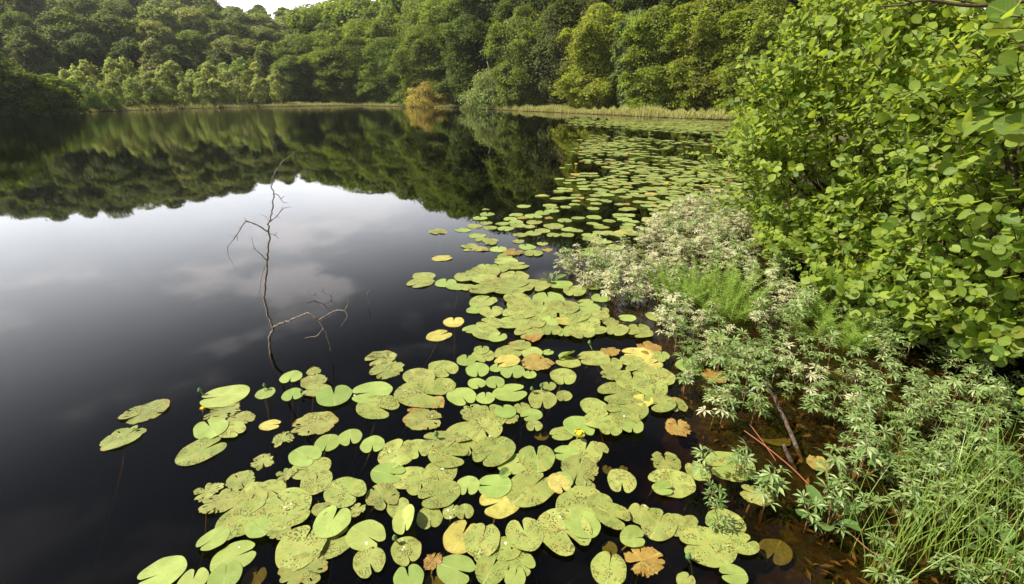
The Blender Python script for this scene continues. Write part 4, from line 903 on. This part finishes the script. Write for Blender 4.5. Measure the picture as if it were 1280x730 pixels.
for px, py, lab in [(1252, 690, 'broad-leaved plant with rounded leaves in the bottom right corner'), (1225, 560, 'broad-leaved plant under the alder at the right edge'), (1258, 520, 'broad-leaved plant closest under the alder foliage at right'), (1035, 655, 'broad-leaved plant at the edge of the dark water'), (690, 352, 'broad-leaved plant at the tip of the cinquefoil mat'), (1272, 600, 'broad-leaved plant cut by the right edge of the picture')]: broad(px, py, lab)

# ------------------------------------------------------------------ alder shrubs on the right bank
LEAFV = [obovate(6, .86, f, c) for f, c in ((.18, .10), (.32, .22), (.10, -.12), (.25, .35))]
LEAFLOW = [obovate(4, .86, f, c) for f, c in ((.20, .12), (.32, .25), (.08, -.10))]
def uv_mesh(name, V, Q, uv, mat):
    me = make_mesh(name, V, [Q], mat); li = np.empty(len(me.loops), dtype=np.int32); me.loops.foreach_get('vertex_index', li)
    me.uv_layers.new(name='UVMap').data.foreach_set('uv', uv[li].astype(np.float32).ravel()); return me
LEAFME = [uv_mesh('leaf', *v, M_BUSH) for v in LEAFV]
def alder(name, label, blobs, base, ntw, leafL, n_ind, extra=(), inner=1500, seed=0):
    r = np.random.default_rng(seed); root = thing(name, label, 'shrub', tuple(base)); B0 = np.array(base)
    blobs = [(np.array(c), np.array(q)) for c, q in blobs]; area = np.array([(q[0] * q[1] * q[2]) ** .67 for c, q in blobs]); tips = []
    def inside(p, skip): return any(i != skip and (((p - c) / (q * .86)) ** 2).sum() < 1 for i, (c, q) in enumerate(blobs))
    while len(tips) < ntw:
        i = r.choice(len(blobs), p=area / area.sum()); d = norm(r.normal(size=3)); c, q = blobs[i]
        lump = 1 + .15 * math.sin(5 * d[0] * q[0] / .5 + 5 * d[2] + seed) + .15 * math.sin(6 * d[1] * q[1] / .5 - 6 * d[2])
        p = c + q * d * lump * r.choice([r.uniform(.62, .85), r.uniform(.85, 1.03), r.uniform(.95, 1.22)], p=[.3, .52, .18])
        if p[2] < .08 or inside(p, i): continue
        tips.append((p, norm(d / q * q.mean() + np.array([0, 0, .35])), r.uniform(.22, .42)))
    for (p, d, L) in extra: tips.append((np.array(p), norm(np.array(d, float)), L))
    tw, LP, LT, LN, LS = MB(), [], [], [], []
    for p, d, L in tips:
        side = norm(np.cross(d, r.normal(size=3))); s = p - d * L * .9 - np.array([0, 0, .10 * L]) + side * .05
        pts = smooth_path([s, (s + p) / 2 + side * L * .10 + [0, 0, .03], p], 3); tw.tube(pts, np.linspace(.0042, .0016, len(pts)), 4, False)
        nl = max(6, int(L / .032)); dd = norm(pts[-1] - pts[0]); sd_ = norm(np.cross(dd, [0, 0, 1.]) + r.normal(0, .15, 3))
        for k in range(nl):
            t = (k + .8) / nl; q = np.array([np.interp(t, np.linspace(0, 1, len(pts)), pts[:, j]) for j in range(3)]); sg = 1 if k % 2 else -1
            T = dd * (.45 + .5 * (t > .92)) + sd_ * sg * r.uniform(.5, 1.1) * (t < .95) + np.array([0, 0, r.uniform(-.45, .55)]) + r.normal(0, .22, 3)
            N = np.array([-.12, 0, .55]) + d * .75 + r.normal(0, .48, 3)
            LP.append(q); LT.append(T); LN.append(N); LS.append(leafL * r.uniform(.5, 1.2) * (.75 if t > .9 else 1))
    for _ in range(inner):                                  # leaves inside the shrub
        i = r.choice(len(blobs), p=area / area.sum()); c, q = blobs[i]; p = c + q * norm(r.normal(size=3)) * r.uniform(.35, .8)
        if p[2] < .15: continue
        LP.append(p); LT.append(r.normal(size=3) * [1, 1, .4]); LN.append(np.array([0, 0, 1.]) + r.normal(0, .5, 3)); LS.append(leafL * r.uniform(.8, 1.2))
    P, S = np.array(LP), np.array(LS); T, B, N = frames(P, np.array(LT), np.array(LN))
    mid = P + T * (S * .5)[:, None]; px, py, dep = proj(mid); size = S / dep
    ok = (px > 4) & (px < 1276) & (py > 4) & (py < 726) & (dep > .3)
    # what shows largest: the front leaf of each small cell of the view, by its share of it
    facing = np.abs((N * norm(mid - np.array([0, 0, CAMH]))).sum(1)); cell = (np.floor(px / 11) * 1000 + np.floor(py / 11)).astype(int); order = np.argsort(dep); seen, cand = set(), []
    for i in order:
        if not ok[i] or cell[i] in seen: continue
        seen.add(cell[i]); cand.append((-(size[i] ** 2) * (.25 + facing[i]), i))
    cand.sort(); ind = set(i for _, i in cand[:n_ind])
    VV, QQ, UU, nb = [], [], [], 0
    which = r.integers(0, len(LEAFLOW), len(P)); rest = np.array([i not in ind for i in range(len(P))])
    for v in range(len(LEAFLOW)):
        sel = np.where(rest & (which == v))[0]; Vl, Ql, uvl = LEAFLOW[v]; n, m = len(sel), len(Vl)
        wv = (Vl[None, :, 0, None] * T[sel][:, None] + Vl[None, :, 1, None] * B[sel][:, None] + Vl[None, :, 2, None] * N[sel][:, None]) * S[sel][:, None, None] + P[sel][:, None] - B0
        VV.append(wv.reshape(-1, 3)); QQ.append((Ql[None] + (np.arange(n) * m)[:, None, None]).reshape(-1, 4) + nb); UU.append(np.tile(uvl, (n, 1))); nb += n * m
    f = link('foliage', uv_mesh('foliage', np.vstack(VV), np.vstack(QQ), np.vstack(UU), M_BUSH), root, kind='stuff')
    for i in ind:
        o = link('leaf', LEAFME[int(r.integers(0, len(LEAFME)))], root)
        M = Matrix(((T[i][0] * S[i], B[i][0] * S[i], N[i][0] * S[i], P[i][0] - B0[0]), (T[i][1] * S[i], B[i][1] * S[i], N[i][1] * S[i], P[i][1] - B0[1]), (T[i][2] * S[i], B[i][2] * S[i], N[i][2] * S[i], P[i][2] - B0[2]), (0, 0, 0, 1)))
        o.matrix_local = M
    tw.V = [v - B0 for v in tw.V]; link('twig', tw.mesh('twig', M_TWIG), root, kind='stuff')
    for c, q in blobs:                                      # main stems
        for _ in range(2):
            b = MB(); e = c + q * norm(r.normal(size=3)) * .6 - B0; st = np.array([r.normal(0, .12), r.normal(0, .12), -.1])
            pts = smooth_path([st, st * .5 + e * .35 + [0, 0, .15], e * .75 + r.normal(0, .08, 3), e], 5); b.tube(pts, np.linspace(.022, .006, len(pts)), 7)
            for _ in range(5):
                k = int(r.integers(5, len(pts) - 1)); e2 = pts[k] + norm(r.normal(size=3) + [0, 0, .4]) * r.uniform(.3, .6); b.tube(smooth_path([pts[k], (pts[k] + e2) / 2 + [0, 0, .04], e2], 3), np.linspace(.008, .003, 7), 5)
            link('branch', b.mesh('branch', M_TWIG), root)
    return root, len(P)
_, n1 = alder('alder_shrub', 'sunlit alder shrub with small round leaves behind the nearer one', [((3.45, 5.4, .95), (1.05, 1.1, .95)), ((3.75, 5.4, 1.75), (1.0, 1.0, .80)), ((3.05, 5.0, .55), (.62, .7, .50)), ((4.6, 5.8, 1.9), (1.1, 1.2, 1.2)), ((3.0, 5.3, 1.45), (.55, .7, .55)), ((2.72, 5.0, 1.80), (.52, .6, .38)), ((3.1, 5.2, 2.25), (.55, .6, .42)), ((2.6, 4.95, 1.2), (.42, .55, .42))], (3.9, 5.7, .1), 1750, .069, 300,
    [((2.32, 5.0, 1.62), (-.7, -.3, .5), .4), ((2.42, 4.9, 1.78), (-.6, -.2, .6), .4), ((2.6, 5.1, 2.02), (-.4, -.2, .8), .4), ((2.36, 4.8, 1.2), (-.8, -.4, .2), .4), ((2.95, 5.1, 2.30), (-.2, -.1, .9), .4), ((2.45, 4.8, .9), (-.8, -.4, .2), .35)], 1600, 5)
big = []
for px, py, Y_, dx in [(1262, 95, 1.75, (-.6, .1, .05)), (1215, 150, 1.95, (-.7, .1, .0)), (1270, 60, 1.6, (-.8, .3, .1)), (1240, 35, 1.9, (-.8, .2, -.1)), (1190, 170, 2.3, (-.8, 0, -.1)), (1275, 160, 1.7, (-.7, .1, .1)), (1250, 20, 1.7, (-.7, .2, .2))]: big.append((tuple(at(px, py, Y_)), dx, .34))
_, n2 = alder('alder_shrub', 'large alder shrub with big rounded leaves filling the right edge', [((3.75, 3.9, 1.0), (1.15, 1.1, .88)), ((3.55, 3.6, 1.85), (.95, 1.15, .85)), ((3.35, 2.75, .95), (.85, .85, .68)), ((3.2, 2.7, 1.75), (.85, .9, .75)), ((3.9, 4.2, 2.5), (1.2, 1.2, .9)), ((3.35, 2.45, .62), (.72, .65, .42)), ((3.15, 3.0, .55), (.62, .7, .42)), ((3.3, 3.9, .5), (.8, .7, .42)), ((2.98, 4.3, .48), (.5, .55, .38)), ((3.1, 3.4, .42), (.55, .5, .32)), ((2.78, 4.35, .36), (.48, .5, .28)), ((2.82, 3.6, .32), (.48, .5, .26)), ((3.0, 2.75, .36), (.5, .5, .28))], (4.2, 3.7, .15), 1950, .078, 300, big, 2000, 9)
print('alder leaves', n1, n2)
# bare overhanging bough at the top right
b = MB(); P = smooth_path([at(1330, -10, 2.3), at(1270, 3, 2.35), at(1210, 7, 2.4), at(1160, 0, 2.45), at(1130, 6, 2.5), at(1100, 8, 2.55)], 5); b.tube(P, np.linspace(.010, .004, len(P)), 7)
for a, e in ((8, (1140, -10)), (13, (1150, 12)), (18, (1112, -8))): b.tube(smooth_path([P[a], at(*e, 2.5)], 2), np.linspace(.004, .0015, 3), 5)
thing('bare_bough', 'dark bare bough hanging across the top right corner', 'bough', data=b.mesh('bare_bough', M_TWIG))

# ------------------------------------------------------------------ thin summer haze over the pond
hz = NT('haze_air'); pv = hz.n('ShaderNodeVolumePrincipled', {'Color': (.9, .95, 1.0), 'Density': .00026, 'Anisotropy': .3}); hz.out(None, pv.outputs[0])
link('haze', box_mesh('haze', -230, 170, -60, 330, -4, 62, hz.m), kind='stuff')
